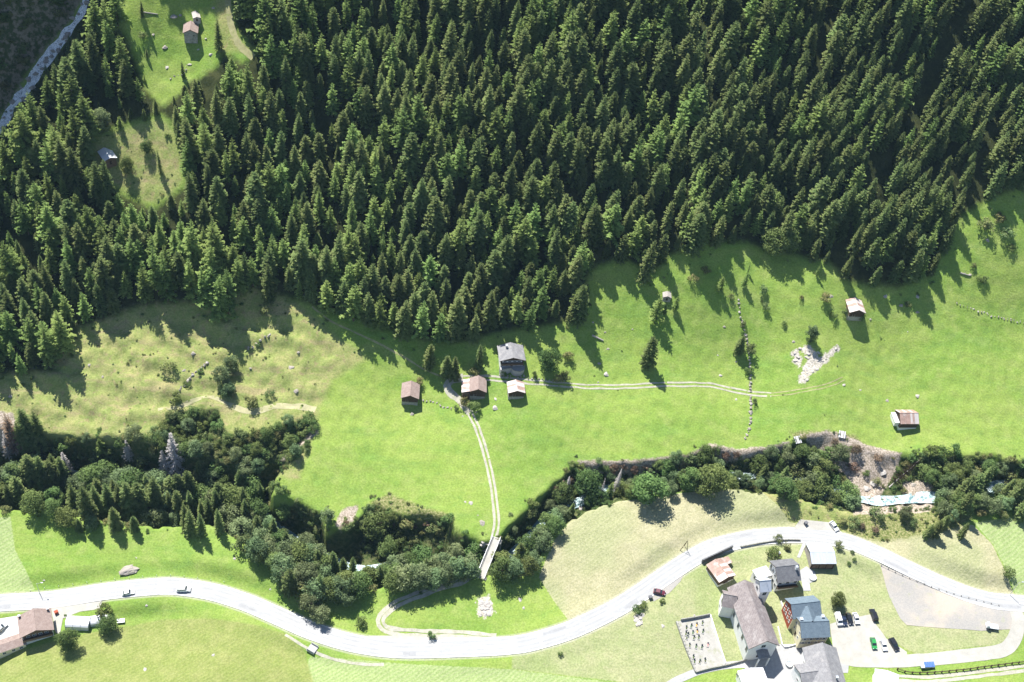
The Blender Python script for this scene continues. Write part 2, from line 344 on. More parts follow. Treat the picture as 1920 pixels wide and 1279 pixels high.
dry = b.mix(b.rng(med, 0.52, 0.7, 0, 0.7), dry, (0.16, 0.205, 0.055))
dry = b.mix(b.rng(med, 0.47, 0.3, 0, 0.7), dry, (0.27, 0.215, 0.12))
dry = b.mix(b.rng(st, 0.52, 0.66, 0, 0.6), dry, (0.30, 0.245, 0.135))
wv = b.n('ShaderNodeTexWave', {'Scale': 0.22, 'Distortion': 7.0, 'Detail': 2.0, 'Detail Scale': 0.35}); b.set(wv.inputs['Vector'], b.scale(P, 1, 1, 1, 0.9)); wv = wv.outputs['Fac']
hay = b.mix(b.rng(mid, 0.3, 0.7), (0.305, 0.295, 0.165), (0.36, 0.337, 0.205))
hay = b.mix(b.rng(big, 0.48, 0.62, 0, 0.6), hay, (0.25, 0.28, 0.13))
hay = b.mix(b.math('MULTIPLY', b.rng(wv, 0.55, 1.0), 0.28), hay, (0.36, 0.35, 0.225))
pale = b.mix(b.rng(wv, 0.1, 0.95), (0.245, 0.315, 0.12), (0.285, 0.34, 0.15))
olive = b.mix(b.rng(mid, 0.35, 0.7), (0.19, 0.232, 0.065), (0.24, 0.262, 0.09))
olive = b.mix(b.math('MULTIPLY', b.rng(wv, 0.5, 1.0), 0.22), olive, (0.30, 0.30, 0.12))
c = b.mix(mask('dry', jit, 1.6), g, dry)
lawn = b.mix(b.rng(mid, 0.3, 0.7), (0.255, 0.288, 0.13), (0.305, 0.312, 0.165)); lawn = b.mix(b.rng(big, 0.5, 0.64, 0, 0.7), lawn, (0.225, 0.275, 0.105)); lawn = b.mix(b.rng(med, 0.55, 0.7, 0, 0.5), lawn, (0.335, 0.32, 0.185))
c = b.mix(mask('lawn', jits, 0.5), c, lawn)
c = b.mix(mask('hay', jits, 0.3), c, hay); c = b.mix(mask('pale', jits, 0.25), c, pale); c = b.mix(mask('olive', jits, 0.6), c, olive)
scr = b.mix(b.rng(fine, 0.4, 0.65), (0.13, 0.16, 0.045), (0.27, 0.25, 0.12))
c = b.mix(mask('scrub', jit, 1.0), c, scr)
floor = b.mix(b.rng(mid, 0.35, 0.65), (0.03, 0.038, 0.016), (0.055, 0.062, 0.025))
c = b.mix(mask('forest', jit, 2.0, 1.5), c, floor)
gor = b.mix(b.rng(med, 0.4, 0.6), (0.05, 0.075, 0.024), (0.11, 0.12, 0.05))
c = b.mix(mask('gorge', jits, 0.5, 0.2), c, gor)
ear = b.mix(b.rng(fine, 0.35, 0.65), (0.25, 0.205, 0.155), (0.42, 0.36, 0.29))
c = b.mix(mask('earth', jit, 0.6), c, ear)
clf = b.mix(b.rng(med, 0.42, 0.6), (0.055, 0.075, 0.03), (0.20, 0.175, 0.13))
c = b.mix(mask('cliff', jit, 1.2), c, clf)
c = b.mix(mask('bare', b.math('MULTIPLY', jit, 1.5), 0.5, -0.6), c, b.mix(b.rng(fine, 0.35, 0.65), (0.36, 0.325, 0.26), (0.50, 0.465, 0.40)))
c = b.mix(b.rng(b.math('ADD', b.attr('d_road'), jits), 4.6, 4.0, 0, 0.55), c, (0.40, 0.385, 0.31))
c = b.mix(1.0, c, b.mix(b.rng(fine, 0.3, 0.7), (0.78, 0.80, 0.76), (1.20, 1.17, 1.22)), 'MULTIPLY')
hgt = b.math('ADD', b.math('MULTIPLY', fine, 0.7), b.math('MULTIPLY', med, 0.8))
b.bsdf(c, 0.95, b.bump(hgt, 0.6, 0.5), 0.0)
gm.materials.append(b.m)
ground = mkobj('ground', gm); tag(ground, 'green alpine meadows and forest floor sloping up the valley side', kind='structure')

# ------------------------------------------------------------------ materials
M = {}
b = NB('asphalt'); n1 = b.noise(0.25, 4, 0.6); n2 = b.noise(3.0, 3, 0.7)
c = b.mix(b.rng(n1, 0.35, 0.65), (0.32, 0.32, 0.314), (0.365, 0.363, 0.355)); c = b.mix(b.rng(n2, 0.3, 0.7, 0, 0.4), c, (0.375, 0.37, 0.36))
c = b.mix(b.rng(b.noise(0.5, 2, 0.5, b.scale(b.pos(), 0.15, 1, 1)), 0.58, 0.66, 0, 0.5), c, (0.29, 0.29, 0.285))
b.bsdf(c, 0.8, b.bump(n2, 0.2, 0.03), 0.3); M['asphalt'] = b.m
b = NB('gravel'); n1 = b.noise(0.3, 5, 0.65); n2 = b.noise(4.0, 3, 0.75)
c = b.mix(b.rng(n1, 0.35, 0.65), (0.33, 0.315, 0.275), (0.40, 0.38, 0.335)); c = b.mix(b.rng(n2, 0.35, 0.7, 0, 0.5), c, (0.46, 0.44, 0.395))
b.bsdf(c, 0.95, b.bump(n2, 0.5, 0.06), 0.1); M['gravel'] = b.m
b = NB('sandy_gravel'); n1 = b.noise(0.06, 4, 0.6); n2 = b.noise(2.0, 4, 0.7)
c = b.mix(b.rng(n1, 0.42, 0.6), (0.28, 0.268, 0.25), (0.385, 0.335, 0.275)); c = b.mix(b.rng(n2, 0.35, 0.7, 0, 0.4), c, (0.44, 0.40, 0.345))
c = b.mix(b.rng(b.noise(0.3, 4, 0.6), 0.57, 0.7, 0, 0.5), c, (0.30, 0.31, 0.20))
b.bsdf(c, 0.95, b.bump(n2, 0.4, 0.08), 0.1); M['sandy'] = b.m
M['wear'] = plain('worn_asphalt', (0.315, 0.315, 0.31), 0.8, 0.08, 0.3, 0.3, dirt=(0.345, 0.345, 0.338), dirt_amt=0.8)
M['patch'] = plain('asphalt_patch', (0.285, 0.285, 0.286), 0.8, 0.12, 0.5, 0.3)
M['track'] = plain('track_gravel', (0.38, 0.36, 0.29), 0.95, 0.2, 0.8, 0.1, bump=0.3, dirt=(0.25, 0.27, 0.12), dirt_amt=0.45)
M['pathway'] = plain('trodden_earth', (0.37, 0.345, 0.20), 0.95, 0.15, 0.5, 0.05, bump=0.3, dirt=(0.26, 0.27, 0.12), dirt_amt=0.5)
M['path'] = plain('trodden_grass', (0.31, 0.295, 0.15), 0.95, 0.2, 0.5, 0.05, bump=0.3, dirt=(0.21, 0.245, 0.08), dirt_amt=0.9)
M['paint'] = plain('road_paint', (0.72, 0.72, 0.70), 0.7, 0.1, 0.6, 0.3, dirt=(0.42, 0.42, 0.41), dirt_amt=0.6)
M['concrete'] = plain('concrete', (0.37, 0.365, 0.355), 0.85, 0.15, 0.8, 0.25, bump=0.15, dirt=(0.3, 0.3, 0.28))
M['stone'] = plain('stone_wall', (0.31, 0.30, 0.27), 0.9, 0.35, 1.5, 0.15, bump=0.5, dirt=(0.14, 0.14, 0.10))
M['rock'] = plain('rock', (0.33, 0.295, 0.255), 0.92, 0.3, 0.9, 0.15, bump=0.5, dirt=(0.20, 0.20, 0.13), dirt_amt=0.6)
M['rock2'] = plain('pale_rock', (0.40, 0.37, 0.335), 0.92, 0.2, 0.9, 0.15, bump=0.4, dirt=(0.36, 0.33, 0.27), dirt_amt=0.5)
M['wood'] = plain('weathered_wood', (0.16, 0.11, 0.075), 0.85, 0.35, 2.0, 0.15)
M['darkwood'] = plain('dark_wood', (0.075, 0.05, 0.035), 0.85, 0.35, 2.0, 0.15)
M['greywood'] = plain('grey_wood', (0.33, 0.30, 0.27), 0.85, 0.3, 2.0, 0.15)
M['white'] = plain('white_plaster', (0.72, 0.71, 0.69), 0.85, 0.06, 0.5, 0.2, dirt=(0.58, 0.56, 0.5), dirt_amt=0.35)
M['cream'] = plain('yellow_plaster', (0.70, 0.64, 0.43), 0.85, 0.06, 0.5, 0.2, dirt=(0.5, 0.44, 0.28), dirt_amt=0.3)
M['red'] = plain('red_shingle', (0.36, 0.085, 0.045), 0.8, 0.2, 1.0, 0.2)
M['whitemetal'] = plain('white_metal', (0.60, 0.61, 0.63), 0.45, 0.05, 0.4, 0.4, dirt=(0.55, 0.55, 0.55), dirt_amt=0.3)
M['greymetal'] = plain('grey_metal', (0.42, 0.45, 0.50), 0.5, 0.08, 0.4, 0.4, dirt=(0.32, 0.34, 0.36), dirt_amt=0.4)
M['steel'] = plain('galvanised_steel', (0.42, 0.43, 0.44), 0.45, 0.15, 2, 0.5, metal=0.6)
M['rust'] = plain('rusty_sheet', (0.35, 0.235, 0.19), 0.7, 0.25, 0.5, 0.3, dirt=(0.50, 0.45, 0.42), dirt_amt=0.85)
M['rust2'] = plain('rust_streaked_white_sheet', (0.52, 0.465, 0.44), 0.6, 0.1, 0.5, 0.35, dirt=(0.50, 0.27, 0.18), dirt_amt=0.75)
def tile_mat(name, col, col2, rowy=1.0, dirt=None):
    b = NB(name); v = b.obj()
    w1 = b.n('ShaderNodeTexWave', {'Scale': 1.1 * rowy, 'Distortion': 0.6, 'Detail': 2.0}, bands_direction='Y'); b.set(w1.inputs['Vector'], v)
    w2 = b.noise(0.9, 5, 0.65, v); w3 = b.noise(6, 3, 0.6, v)
    c = b.mix(b.rng(w2, 0.35, 0.65), col, col2)
    c = b.mix(1.0, c, b.mix(b.rng(w3, 0.3, 0.7), (0.8, 0.8, 0.8), (1.2, 1.2, 1.2)), 'MULTIPLY')
    c = b.mix(b.rng(w1.outputs['Fac'], 0.0, 0.3, 0.35, 0.0), c, tuple(x * 0.55 for x in col))
    if dirt: c = b.mix(b.rng(b.noise(0.35, 6, 0.7, v), 0.52, 0.68, 0, 0.7), c, dirt)
    b.bsdf(c, 0.8, b.bump(w1.outputs['Fac'], 0.3, 0.05), 0.25); return b.m
M['tile'] = tile_mat('brown_tile', (0.25, 0.185, 0.16), (0.31, 0.24, 0.21), 1.0)
M['slate'] = tile_mat('grey_slate', (0.20, 0.195, 0.20), (0.265, 0.26, 0.26), 1.0, (0.33, 0.315, 0.30))
M['darkslate'] = tile_mat('dark_slate', (0.13, 0.13, 0.138), (0.18, 0.18, 0.186), 1.0)
M['churchtile'] = tile_mat('church_shingle', (0.20, 0.17, 0.165), (0.27, 0.235, 0.225), 0.6, (0.34, 0.31, 0.295))
M['blue'] = tile_mat('blue_slate', (0.125, 0.165, 0.20), (0.155, 0.20, 0.235), 1.0)
b = NB('window_glass'); b.bsdf((0.03, 0.04, 0.05), 0.08, None, 0.6); M['glass'] = b.m
b = NB('tyre_rubber'); b.bsdf((0.02, 0.02, 0.02), 0.8); M['tyre'] = b.m
b = NB('red_lamp'); b.bsdf((0.4, 0.02, 0.02), 0.2, None, 0.5); M['tail'] = b.m
b = NB('headlamp'); b.bsdf((0.8, 0.8, 0.82), 0.1, None, 0.6); M['head'] = b.m
# water
b = NB('river_water'); n1 = b.noise(0.35, 6, 0.7, None, 1.5); n2 = b.noise(1.6, 5, 0.7, None, 1.0)
k = b.math('ADD', b.math('MULTIPLY', n1, 0.6), b.math('MULTIPLY', n2, 0.4))
px = b.n('ShaderNodeSeparateXYZ'); b.set(px.inputs[0], b.pos())
k = b.math('ADD', k, b.rng(px.outputs[0], 90, 150, -0.09, -0.015))
c = b.mix(b.rng(k, 0.40, 0.56), (0.10, 0.19, 0.20), (0.60, 0.68, 0.68))
b.bsdf(c, 0.22, b.bump(k, 0.7, 0.4), 0.5); M['water'] = b.m
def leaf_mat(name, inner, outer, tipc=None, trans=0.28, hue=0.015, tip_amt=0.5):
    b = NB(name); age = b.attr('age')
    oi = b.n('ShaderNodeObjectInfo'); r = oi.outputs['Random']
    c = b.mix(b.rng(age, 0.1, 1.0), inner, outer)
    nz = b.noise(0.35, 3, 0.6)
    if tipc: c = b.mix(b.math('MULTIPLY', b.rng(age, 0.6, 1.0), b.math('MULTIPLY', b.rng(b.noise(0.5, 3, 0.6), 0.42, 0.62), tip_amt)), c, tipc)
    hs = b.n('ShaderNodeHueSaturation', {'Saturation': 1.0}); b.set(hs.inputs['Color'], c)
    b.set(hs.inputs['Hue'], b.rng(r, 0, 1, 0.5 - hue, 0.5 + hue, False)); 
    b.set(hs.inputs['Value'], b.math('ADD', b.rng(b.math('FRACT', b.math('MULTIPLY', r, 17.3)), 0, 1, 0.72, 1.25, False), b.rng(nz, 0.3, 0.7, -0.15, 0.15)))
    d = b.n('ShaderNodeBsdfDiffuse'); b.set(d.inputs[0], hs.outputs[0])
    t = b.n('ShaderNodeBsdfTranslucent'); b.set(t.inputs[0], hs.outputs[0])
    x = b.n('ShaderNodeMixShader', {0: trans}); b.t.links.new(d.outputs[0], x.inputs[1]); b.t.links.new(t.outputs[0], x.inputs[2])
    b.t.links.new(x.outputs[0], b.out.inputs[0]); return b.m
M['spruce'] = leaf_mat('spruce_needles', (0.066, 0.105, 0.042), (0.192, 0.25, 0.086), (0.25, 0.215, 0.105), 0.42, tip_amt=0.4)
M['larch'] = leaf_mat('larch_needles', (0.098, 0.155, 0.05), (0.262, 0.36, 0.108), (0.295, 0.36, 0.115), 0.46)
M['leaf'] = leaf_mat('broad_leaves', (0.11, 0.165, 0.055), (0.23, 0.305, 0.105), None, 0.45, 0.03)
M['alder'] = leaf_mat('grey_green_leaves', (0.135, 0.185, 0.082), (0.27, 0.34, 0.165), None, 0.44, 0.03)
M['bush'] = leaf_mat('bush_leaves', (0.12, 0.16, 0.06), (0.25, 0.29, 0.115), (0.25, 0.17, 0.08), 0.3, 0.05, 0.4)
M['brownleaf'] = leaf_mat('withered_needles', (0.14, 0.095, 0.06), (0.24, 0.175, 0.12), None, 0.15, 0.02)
M['bark'] = plain('bark', (0.105, 0.08, 0.06), 0.9, 0.3, 2.0, 0.1)
M['deadbark'] = plain('bleached_bark', (0.40, 0.37, 0.345), 0.9, 0.2, 2.0, 0.1)

# ------------------------------------------------------------------ roads, tracks, water (ribbons and draped sheets)
def ribbon(name, xy, hw, mat, off=0.05, zline=None, ncross=5, edge=0.12, parent=None, side=0.0, jit=0.0, kind='structure', label=None, skirt=0.0):
    xy = np.asarray(xy)[:, :2]; t = np.gradient(xy, axis=0); t /= np.linalg.norm(t, axis=1)[:, None] + 1e-9
    nrm = np.stack([-t[:, 1], t[:, 0]], 1); m = MB(); n = len(xy)
    js = 1 + jit * np.array([mnoise.noise(Vector((i * 0.35, 3.1, side))) for i in range(n)])
    js2 = 1 + jit * np.array([mnoise.noise(Vector((i * 0.35, 9.7, side))) for i in range(n)])
    vs = []
    for i in range(n):
        h = hw[i] if hasattr(hw, '__len__') else hw
        for k in range(ncross):
            s = -1 + 2 * k / (ncross - 1); e = h * (js[i] if s > 0 else js2[i]) * s + side
            p = xy[i] + nrm[i] * e
            z = (zline[i] if zline is not None else gz(p[0], p[1])) + off
            vs.append((p[0], p[1], z))
    fs = [(i * ncross + k, (i + 1) * ncross + k, (i + 1) * ncross + k + 1, i * ncross + k + 1) for i in range(n - 1) for k in range(ncross - 1)]
    fs = [f[::-1] for f in fs]
    o0 = len(vs)
    if skirt:
        for i in range(n):
            a, c_ = vs[i * ncross], vs[i * ncross + ncross - 1]
            vs += [(a[0], a[1], a[2] - skirt), (c_[0], c_[1], c_[2] - skirt)]
        for i in range(n - 1):
            fs.append((i * ncross, (i + 1) * ncross, o0 + 2 * i + 2, o0 + 2 * i)); fs.append((i * ncross + ncross - 1, o0 + 2 * i + 1, o0 + 2 * i + 3, (i + 1) * ncross + ncross - 1))
    m.add(vs, fs); o = m.build(name, mat, parent, smooth=False)
    if parent is None: tag(o, label, kind=kind)
    return o
def sheet(name, px, mat, off=0.06, label=None, dense=2.0, dz=0.0, parent=None):
    w_ = hits(px, dz)[:, :2]; bd = []
    for i in range(len(w_)):
        a, c_ = w_[i], w_[(i + 1) % len(w_)]; n = max(1, int(np.linalg.norm(c_ - a) / dense))
        bd += [a + (c_ - a) * k / n for k in range(n)]
    bd = np.array(bd); mn, mx = bd.min(0), bd.max(0)
    gx, gy = np.meshgrid(np.arange(mn[0], mx[0], dense), np.arange(mn[1], mx[1], dense))
    ins = sdf(w_, gx, gy) > dense * 0.4
    pts = [Vector(p) for p in bd] + [Vector((x, y)) for x, y in zip(gx[ins], gy[ins])]
    nb = len(bd); v, e, f, *_ = delaunay_2d_cdt(pts, [], [list(range(nb))], 1, 1e-5)
    m = MB(); m.add([(p.x, p.y, gz(p.x, p.y) + off) for p in v], [tuple(q) for q in f]); o = m.build(name, mat, parent)
    for p_ in o.data.polygons:
        if p_.normal.z < 0: o.data.flip_normals(); break
    if parent is None: tag(o, label, kind='structure')
    return o
road = ribbon('road', rd, HW, M['asphalt'], 0.0, rdz, 7, label='light grey asphalt main road winding along the valley', skirt=0.5)
arc = np.concatenate([[0], np.cumsum(np.linalg.norm(np.diff(rd, axis=0), axis=1))])
def along(s): return np.array([np.interp(s, arc, rd[:, 0]), np.interp(s, arc, rd[:, 1])]), float(np.interp(s, arc, rdz))
def strip(name, s0, s1, off, hw):
    ss_ = np.linspace(s0, s1, max(2, int((s1 - s0) / 1.5) + 1)); pts, zz = [], []
    for s in ss_: p, z = along(s); pts.append(p); zz.append(z)
    return ribbon(name, np.array(pts), hw, M['paint'], 0.006, np.array(zz), 2, parent=road, side=off)
s = 2.0
while s < arc[-1] - 6:
    strip('lane_dash', s, s + 3.2, 0, 0.09); s += 6.5
strip('edge_line', 0, arc[-1], HW - 0.25, 0.10); strip('edge_line', 0, arc[-1], -HW + 0.25, 0.10)
for of_ in (-2.45, -.95, .95, 2.45): ribbon('wheel_track', rd[::2], .32, M['wear'], 0.003, rdz[::2], 2, parent=road, side=of_, jit=.5)
for k_ in range(9):
    s0 = arc[-1] * (k_ + rnd.uniform(.2, .8)) / 9; ss_ = np.linspace(s0, s0 + rnd.uniform(4, 12), 6); ribbon('repair_patch', np.array([along(q)[0] for q in ss_]), rnd.uniform(.5, 1.2), M['patch'], 0.0045, np.array([along(q)[1] for q in ss_]), 2, parent=road, side=rnd.choice((-1.7, 1.7)))
def px_line(px, step=1.5, dz=0.0): return smooth_line(hits(px, dz)[:, :2], step)
def rut_track(name, px, label, gap=0.75, hw=0.42, mat='track', jit=0.5):
    l = px_line(px); o = ribbon(name, l, hw, M[mat], 0.06, None, 3, side=gap, jit=jit, label=label)
    ribbon('wheel_rut', l, hw, M[mat], 0.06, None, 3, parent=o, side=-gap, jit=jit); return o
rut_track('farm_track', [(925, 1012), (931, 985), (929, 950), (922, 900), (910, 850), (896, 805), (880, 772)], 'pale two-rut gravel track climbing from the bridge to the barns', 0.8, 0.45)
ribbon('farm_track', px_line([(881, 774), (862, 752), (845, 738), (838, 724), (848, 714), (868, 709)]), 1.5, M['track'], 0.07, None, 5, jit=0.4, label='pale gravel bend of the farm track beside the barns')
rut_track('meadow_track', [(868, 709), (905, 709), (950, 712), (1000, 717), (1060, 722), (1130, 725), (1200, 724), (1280, 721), (1330, 722), (1372, 731), (1410, 738), (1446, 740)], 'pale two-rut track crossing the meadow past the barns', 0.8, 0.36)
rut_track('meadow_track', [(1446, 740), (1490, 735), (1535, 727), (1560, 720), (1582, 710)], 'faint grassy track ending below the pale outcrop', 0.7, 0.2, 'path', 0.9)
rut_track('farm_track', [(899, 1078), (870, 1086), (830, 1098), (790, 1113), (750, 1129), (724, 1147), (713, 1163), (720, 1178), (745, 1185), (800, 1188), (870, 1190), (930, 1196)], 'pale gravel track looping from the road to the bridge', 0.9, 0.75)
ribbon('footpath', px_line([(425, 758), (450, 768), (480, 771), (520, 762), (560, 762), (592, 768)]), 1.3, M['pathway'], 0.06, None, 3, jit=0.6, label='trodden pale footpath along the top of the dry meadow lobe')
ribbon('footpath', px_line([(296, 768), (330, 764), (360, 752), (400, 746), (440, 764)]), 0.8, M['pathway'], 0.06, None, 3, jit=0.6, label='narrow pale footpath above the gorge thicket')
ribbon('footpath', px_line([(585, 575), (625, 605), (680, 630), (730, 655), (790, 690), (838, 712)]), 0.35, M['path'], 0.06, None, 3, jit=0.6, label='shaded footpath along the forest edge to the barns')
ribbon('footpath', px_line([(425, -20), (432, 40), (445, 80), (475, 108)]), 1.2, M['path'], 0.06, None, 3, jit=0.5, label='pale trodden strip between upper clearing and forest')
ribbon('village_road', px_line([(1898, 1135), (1908, 1155), (1908, 1180), (1896, 1207), (1870, 1222), (1800, 1231), (1720, 1238), (1660, 1240), (1600, 1238), (1570, 1228)]), 2.4, M['gravel'], 0.09, None, 5, jit=0.1, label='pale village lane curving from the main road to the car park')
ribbon('village_road', px_line([(1230, 1300), (1270, 1275), (1320, 1256), (1370, 1247), (1412, 1246)]), 1.3, M['concrete'], 0.07, None, 3, jit=0.1, label='narrow paved lane below the graveyard wall')
rut_track('field_track', [(1684, 1272), (1740, 1274), (1800, 1268), (1860, 1261), (1960, 1249)], 'two-rut gravel track below the wooden fence', 0.85, 0.6)
ribbon('roadside_path', px_line([(535, 1190), (560, 1206), (590, 1222), (630, 1238), (690, 1246), (720, 1246)]), 0.5, M['track'], 0.06, None, 3, jit=0.7, label='narrow worn path below the main road')
M['gravefloor'] = plain('graveyard_gravel', (0.36, 0.345, 0.31), 0.95, 0.12, 0.8, 0.1, bump=0.2, dirt=(0.25, 0.26, 0.16), dirt_amt=0.6)
M['pavement'] = plain('white_pavement', (0.60, 0.59, 0.57), 0.8, 0.08, 0.6, 0.25)
for i_, (nm_, px_, mt_, lb_) in enumerate(SHEETS): sheet(nm_, px_, M[mt_], 0.03 + 0.006 * i_, lb_)
sheet('gravel_verge', [(690, 1192), (740, 1192), (800, 1195), (900, 1195), (960, 1193), (880, 1199), (800, 1202), (700, 1199)], M['gravel'], 0.08, 'pale gravel verge between road and farm track')
river = ribbon('river', rv, np.interp(rv[:, 0], [-100, 0, 100], [1.2, 1.6, 2.2]) + 0.7 * np.array([mnoise.noise(Vector((i * 0.13, 1.7, 0))) for i in range(len(rv))]) + np.interp(rv[:, 0], [153, 160, 170, 176], [0, 3.6, 3.6, 0]), M['water'], -0.35, rvz, 11, jit=0.8, label='foaming turquoise river in its wooded gorge')
stz = np.convolve(np.pad(samp(Z, st_l[:, 0], st_l[:, 1]), 3, mode='edge'), np.ones(7) / 7, mode='valid')
st_w = smooth_line(st_l, 2)[:, :2]
b = NB('white_water'); n1 = b.noise(1.3, 5, 0.8, None, 2.0)
b.bsdf(b.mix(b.rng(n1, 0.38, 0.52), (0.06, 0.09, 0.11), (0.92, 0.94, 0.95)), 0.3, b.bump(n1, 0.8, 0.5), 0.4); M['foam'] = b.m
ribbon('mountain_stream', st_w, 1.7, M['foam'], 0.3, None, 7, jit=1.5, label='white mountain stream tumbling below the dark cliff')

# ------------------------------------------------------------------ buildings
class House:
    """Gabled building: ridge given by two photo points (back, front) at height hr above its ground."""
    def __init__(s, name, label, cat, ridge, hr, he, W, group=None, base=None, ov=0.45, root=None, zg=None, sink=1.5):
        mid = ((ridge[0][0] + ridge[1][0]) / 2, (ridge[0][1] + ridge[1][1]) / 2)
        z = 0.0; p = hit(*mid, dz=hr)
        if zg is None: zg = gz(p[0], p[1])
        ends = []
        for u, v in ridge:
            d = ray(u, v); t = (zg + hr - CAMZ) / d[2]; ends.append(np.array([d[0] * t, CAMY + d[1] * t]))
        c = (ends[0] + ends[1]) / 2; ax = norm2(ends[1] - ends[0])
        s.L = float(np.linalg.norm(ends[1] - ends[0])); s.W = W; s.hr = hr; s.he = he; s.ov = ov; s.zg = zg; s.sink = sink
        s.rz = math.atan2(ax[1], ax[0]); s.c = c
        s.o = thing(name, label, cat, (c[0], c[1], zg), s.rz, group) if root is None else root
        s.off = None
        if root is not None:      # express geometry in the root's axes
            rw = Matrix.Translation(root.location) @ Matrix.Rotation(root.rotation_euler.z, 4, 'Z')
            s.off = rw.inverted() @ (Matrix.Translation((c[0], c[1], zg)) @ Matrix.Rotation(s.rz, 4, 'Z'))
    def put(s, mb, name, mat, parent=None, smooth=False):
        if s.off is not None: mb.v = [tuple(s.off @ Vector(v)) for v in mb.v]
        return mb.build(name, mat, parent or s.o, smooth)
    def walls(s, mat, mat_gable=None, low=None, low_h=0.0):
        l, w, k = s.L / 2 - s.ov, s.W / 2 - s.ov, (s.hr - s.he) / (s.W / 2)
        s.l, s.w = l, w; t = 0.18
        e = s.hr - k * w - t; top = s.hr - t; z0 = -s.sink
        for sy in (1, -1):
            m = MB(); m.box((0, sy * (w - 0.1), (e + z0) / 2), (2 * l, 0.2, e - z0)); s.put(m, 'wall', mat)
        for sx in (1, -1):
            m = MB(); x0, x1 = sx * (l - 0.2), sx * l
            pr_ = [(-w + .2, z0), (w - .2, z0), (w - .2, e + .2 * k), (0, top), (-w + .2, e + .2 * k)]
            m.add([(x0, y, z) for y, z in pr_] + [(x1, y, z) for y, z in pr_], [(0, 1, 2, 3, 4)[::sx], (9, 8, 7, 6, 5)[::sx]] + [tuple((i, 5 + i, 5 + (i + 1) % 5, (i + 1) % 5)[::sx]) for i in range(5)])
            s.put(m, 'gable_wall', mat_gable or mat)
        if low:
            m = MB(); m.box((0, 0, (low_h + z0) / 2), (2 * l + .08, 2 * w + .08, low_h - z0)); s.put(m, 'foundation', low)
        return s
    def roof(s, mat, panels=0, mat2=None, t=0.16, ridge_cap=True):
        l, w = s.L / 2, s.W / 2; k = (s.hr - s.he) / w; s.slopes = []
        for sy in (1, -1):
            if panels:
                for i in range(panels):
                    x0 = -l + 2 * l * i / panels; x1 = x0 + 2 * l / panels - 0.03; dz = 0.03 * (i % 2)
                    m = MB(); m.slab([(x0, 0.02 * sy, s.hr + dz), (x1, 0.02 * sy, s.hr + dz), (x1, sy * w, s.he + dz), (x0, sy * w, s.he + dz)], t)
                    mm = mat[rnd.randrange(len(mat))] if isinstance(mat, list) else mat
                    s.slopes.append(s.put(m, 'roof_panel', mm))
            else:
                m = MB(); m.slab([(-l, 0.01 * sy, s.hr), (l, 0.01 * sy, s.hr), (l, sy * w, s.he), (-l, sy * w, s.he)], t)
                s.slopes.append(s.put(m, 'roof_slope', mat2 if (mat2 and sy < 0) else mat))
        if ridge_cap:
            m = MB(); m.box((0, 0, s.hr + 0.02), (2 * l, 0.28, 0.1)); s.put(m, 'ridge_cap', mat[0] if isinstance(mat, list) else mat)
        for sx in (1, -1):       # barge boards
            m = MB()
            for sy in (1, -1):
                m.slab([(sx * l, 0, s.hr - .02), (sx * (l + .05), 0, s.hr - .02), (sx * (l + .05), sy * w, s.he - .02), (sx * l, sy * w, s.he - .02)], 0.22)
            s.put(m, 'barge_board', M['darkwood'])
        return s
    def window(s, side, t, z, ww=0.9, hh=1.2, frame='white', shutters=None):
        """side: F/B gable at +x/-x, P/M eave wall at +y/-y; t runs along that wall"""
        ax = {'F': (1, 0), 'B': (-1, 0), 'P': (0, 1), 'M': (0, -1)}[side]
        def box(m, dt, dz, wd, ht, dep, out):
            if ax[0]: m.box((ax[0] * (s.l + out), t + dt, z + dz), (dep, wd, ht))
            else: m.box((t + dt, ax[1] * (s.w + out), z + dz), (wd, dep, ht))
        m = MB(); b_ = 0.1
        box(m, 0, hh / 2 + b_ / 2, ww + 2 * b_, b_, .1, .03); box(m, 0, -hh / 2 - b_ / 2, ww + 2 * b_, b_, .12, .04)
        box(m, -ww / 2 - b_ / 2, 0, b_, hh, .1, .03); box(m, ww / 2 + b_ / 2, 0, b_, hh, .1, .03); box(m, 0, 0, .06, hh, .08, .02)
        f = s.put(m, 'window', M[frame]); m = MB(); box(m, 0, 0, ww, hh, .03, .012); s.put(m, 'pane', M['glass'], f)
        if shutters:
            for q in (-1, 1):
                m = MB(); box(m, q * (ww / 2 + .42), 0, .45, hh + .1, .05, .04); s.put(m, 'shutter', M[shutters], f)
        return f
    def door(s, side, t, ww=1.0, hh=2.1, mat='darkwood', z0=0.0):
        ax = {'F': (1, 0), 'B': (-1, 0), 'P': (0, 1), 'M': (0, -1)}[side]; m = MB(); h = MB()
        if ax[0]: m.box((ax[0] * (s.l + .03), t, z0 + hh / 2), (.08, ww, hh)); h.box((ax[0] * (s.l + .1), t + ww * .35, z0 + 1), (.06, .08, .2))
        else: m.box((t, ax[1] * (s.w + .03), z0 + hh / 2), (ww, .08, hh)); h.box((t + ww * .35, ax[1] * (s.w + .1), z0 + 1), (.08, .06, .2))
        d = s.put(m, 'door', M[mat]); s.put(h, 'handle', M['steel'], d); return d
    def chimney(s, x, y, h=1.3, mat='concrete', d=0.7):
        zr = s.hr - abs(y) * (s.hr - s.he) / (s.W / 2); m = MB(); m.box((x, y, zr + h / 2 - .3), (d, d, h + .6)); ch = s.put(m, 'chimney', M[mat])
        m = MB(); m.box((x, y, zr + h + .1), (d + .2, d + .2, .12)); s.put(m, 'chimney_cap', M['greymetal'], ch); return s
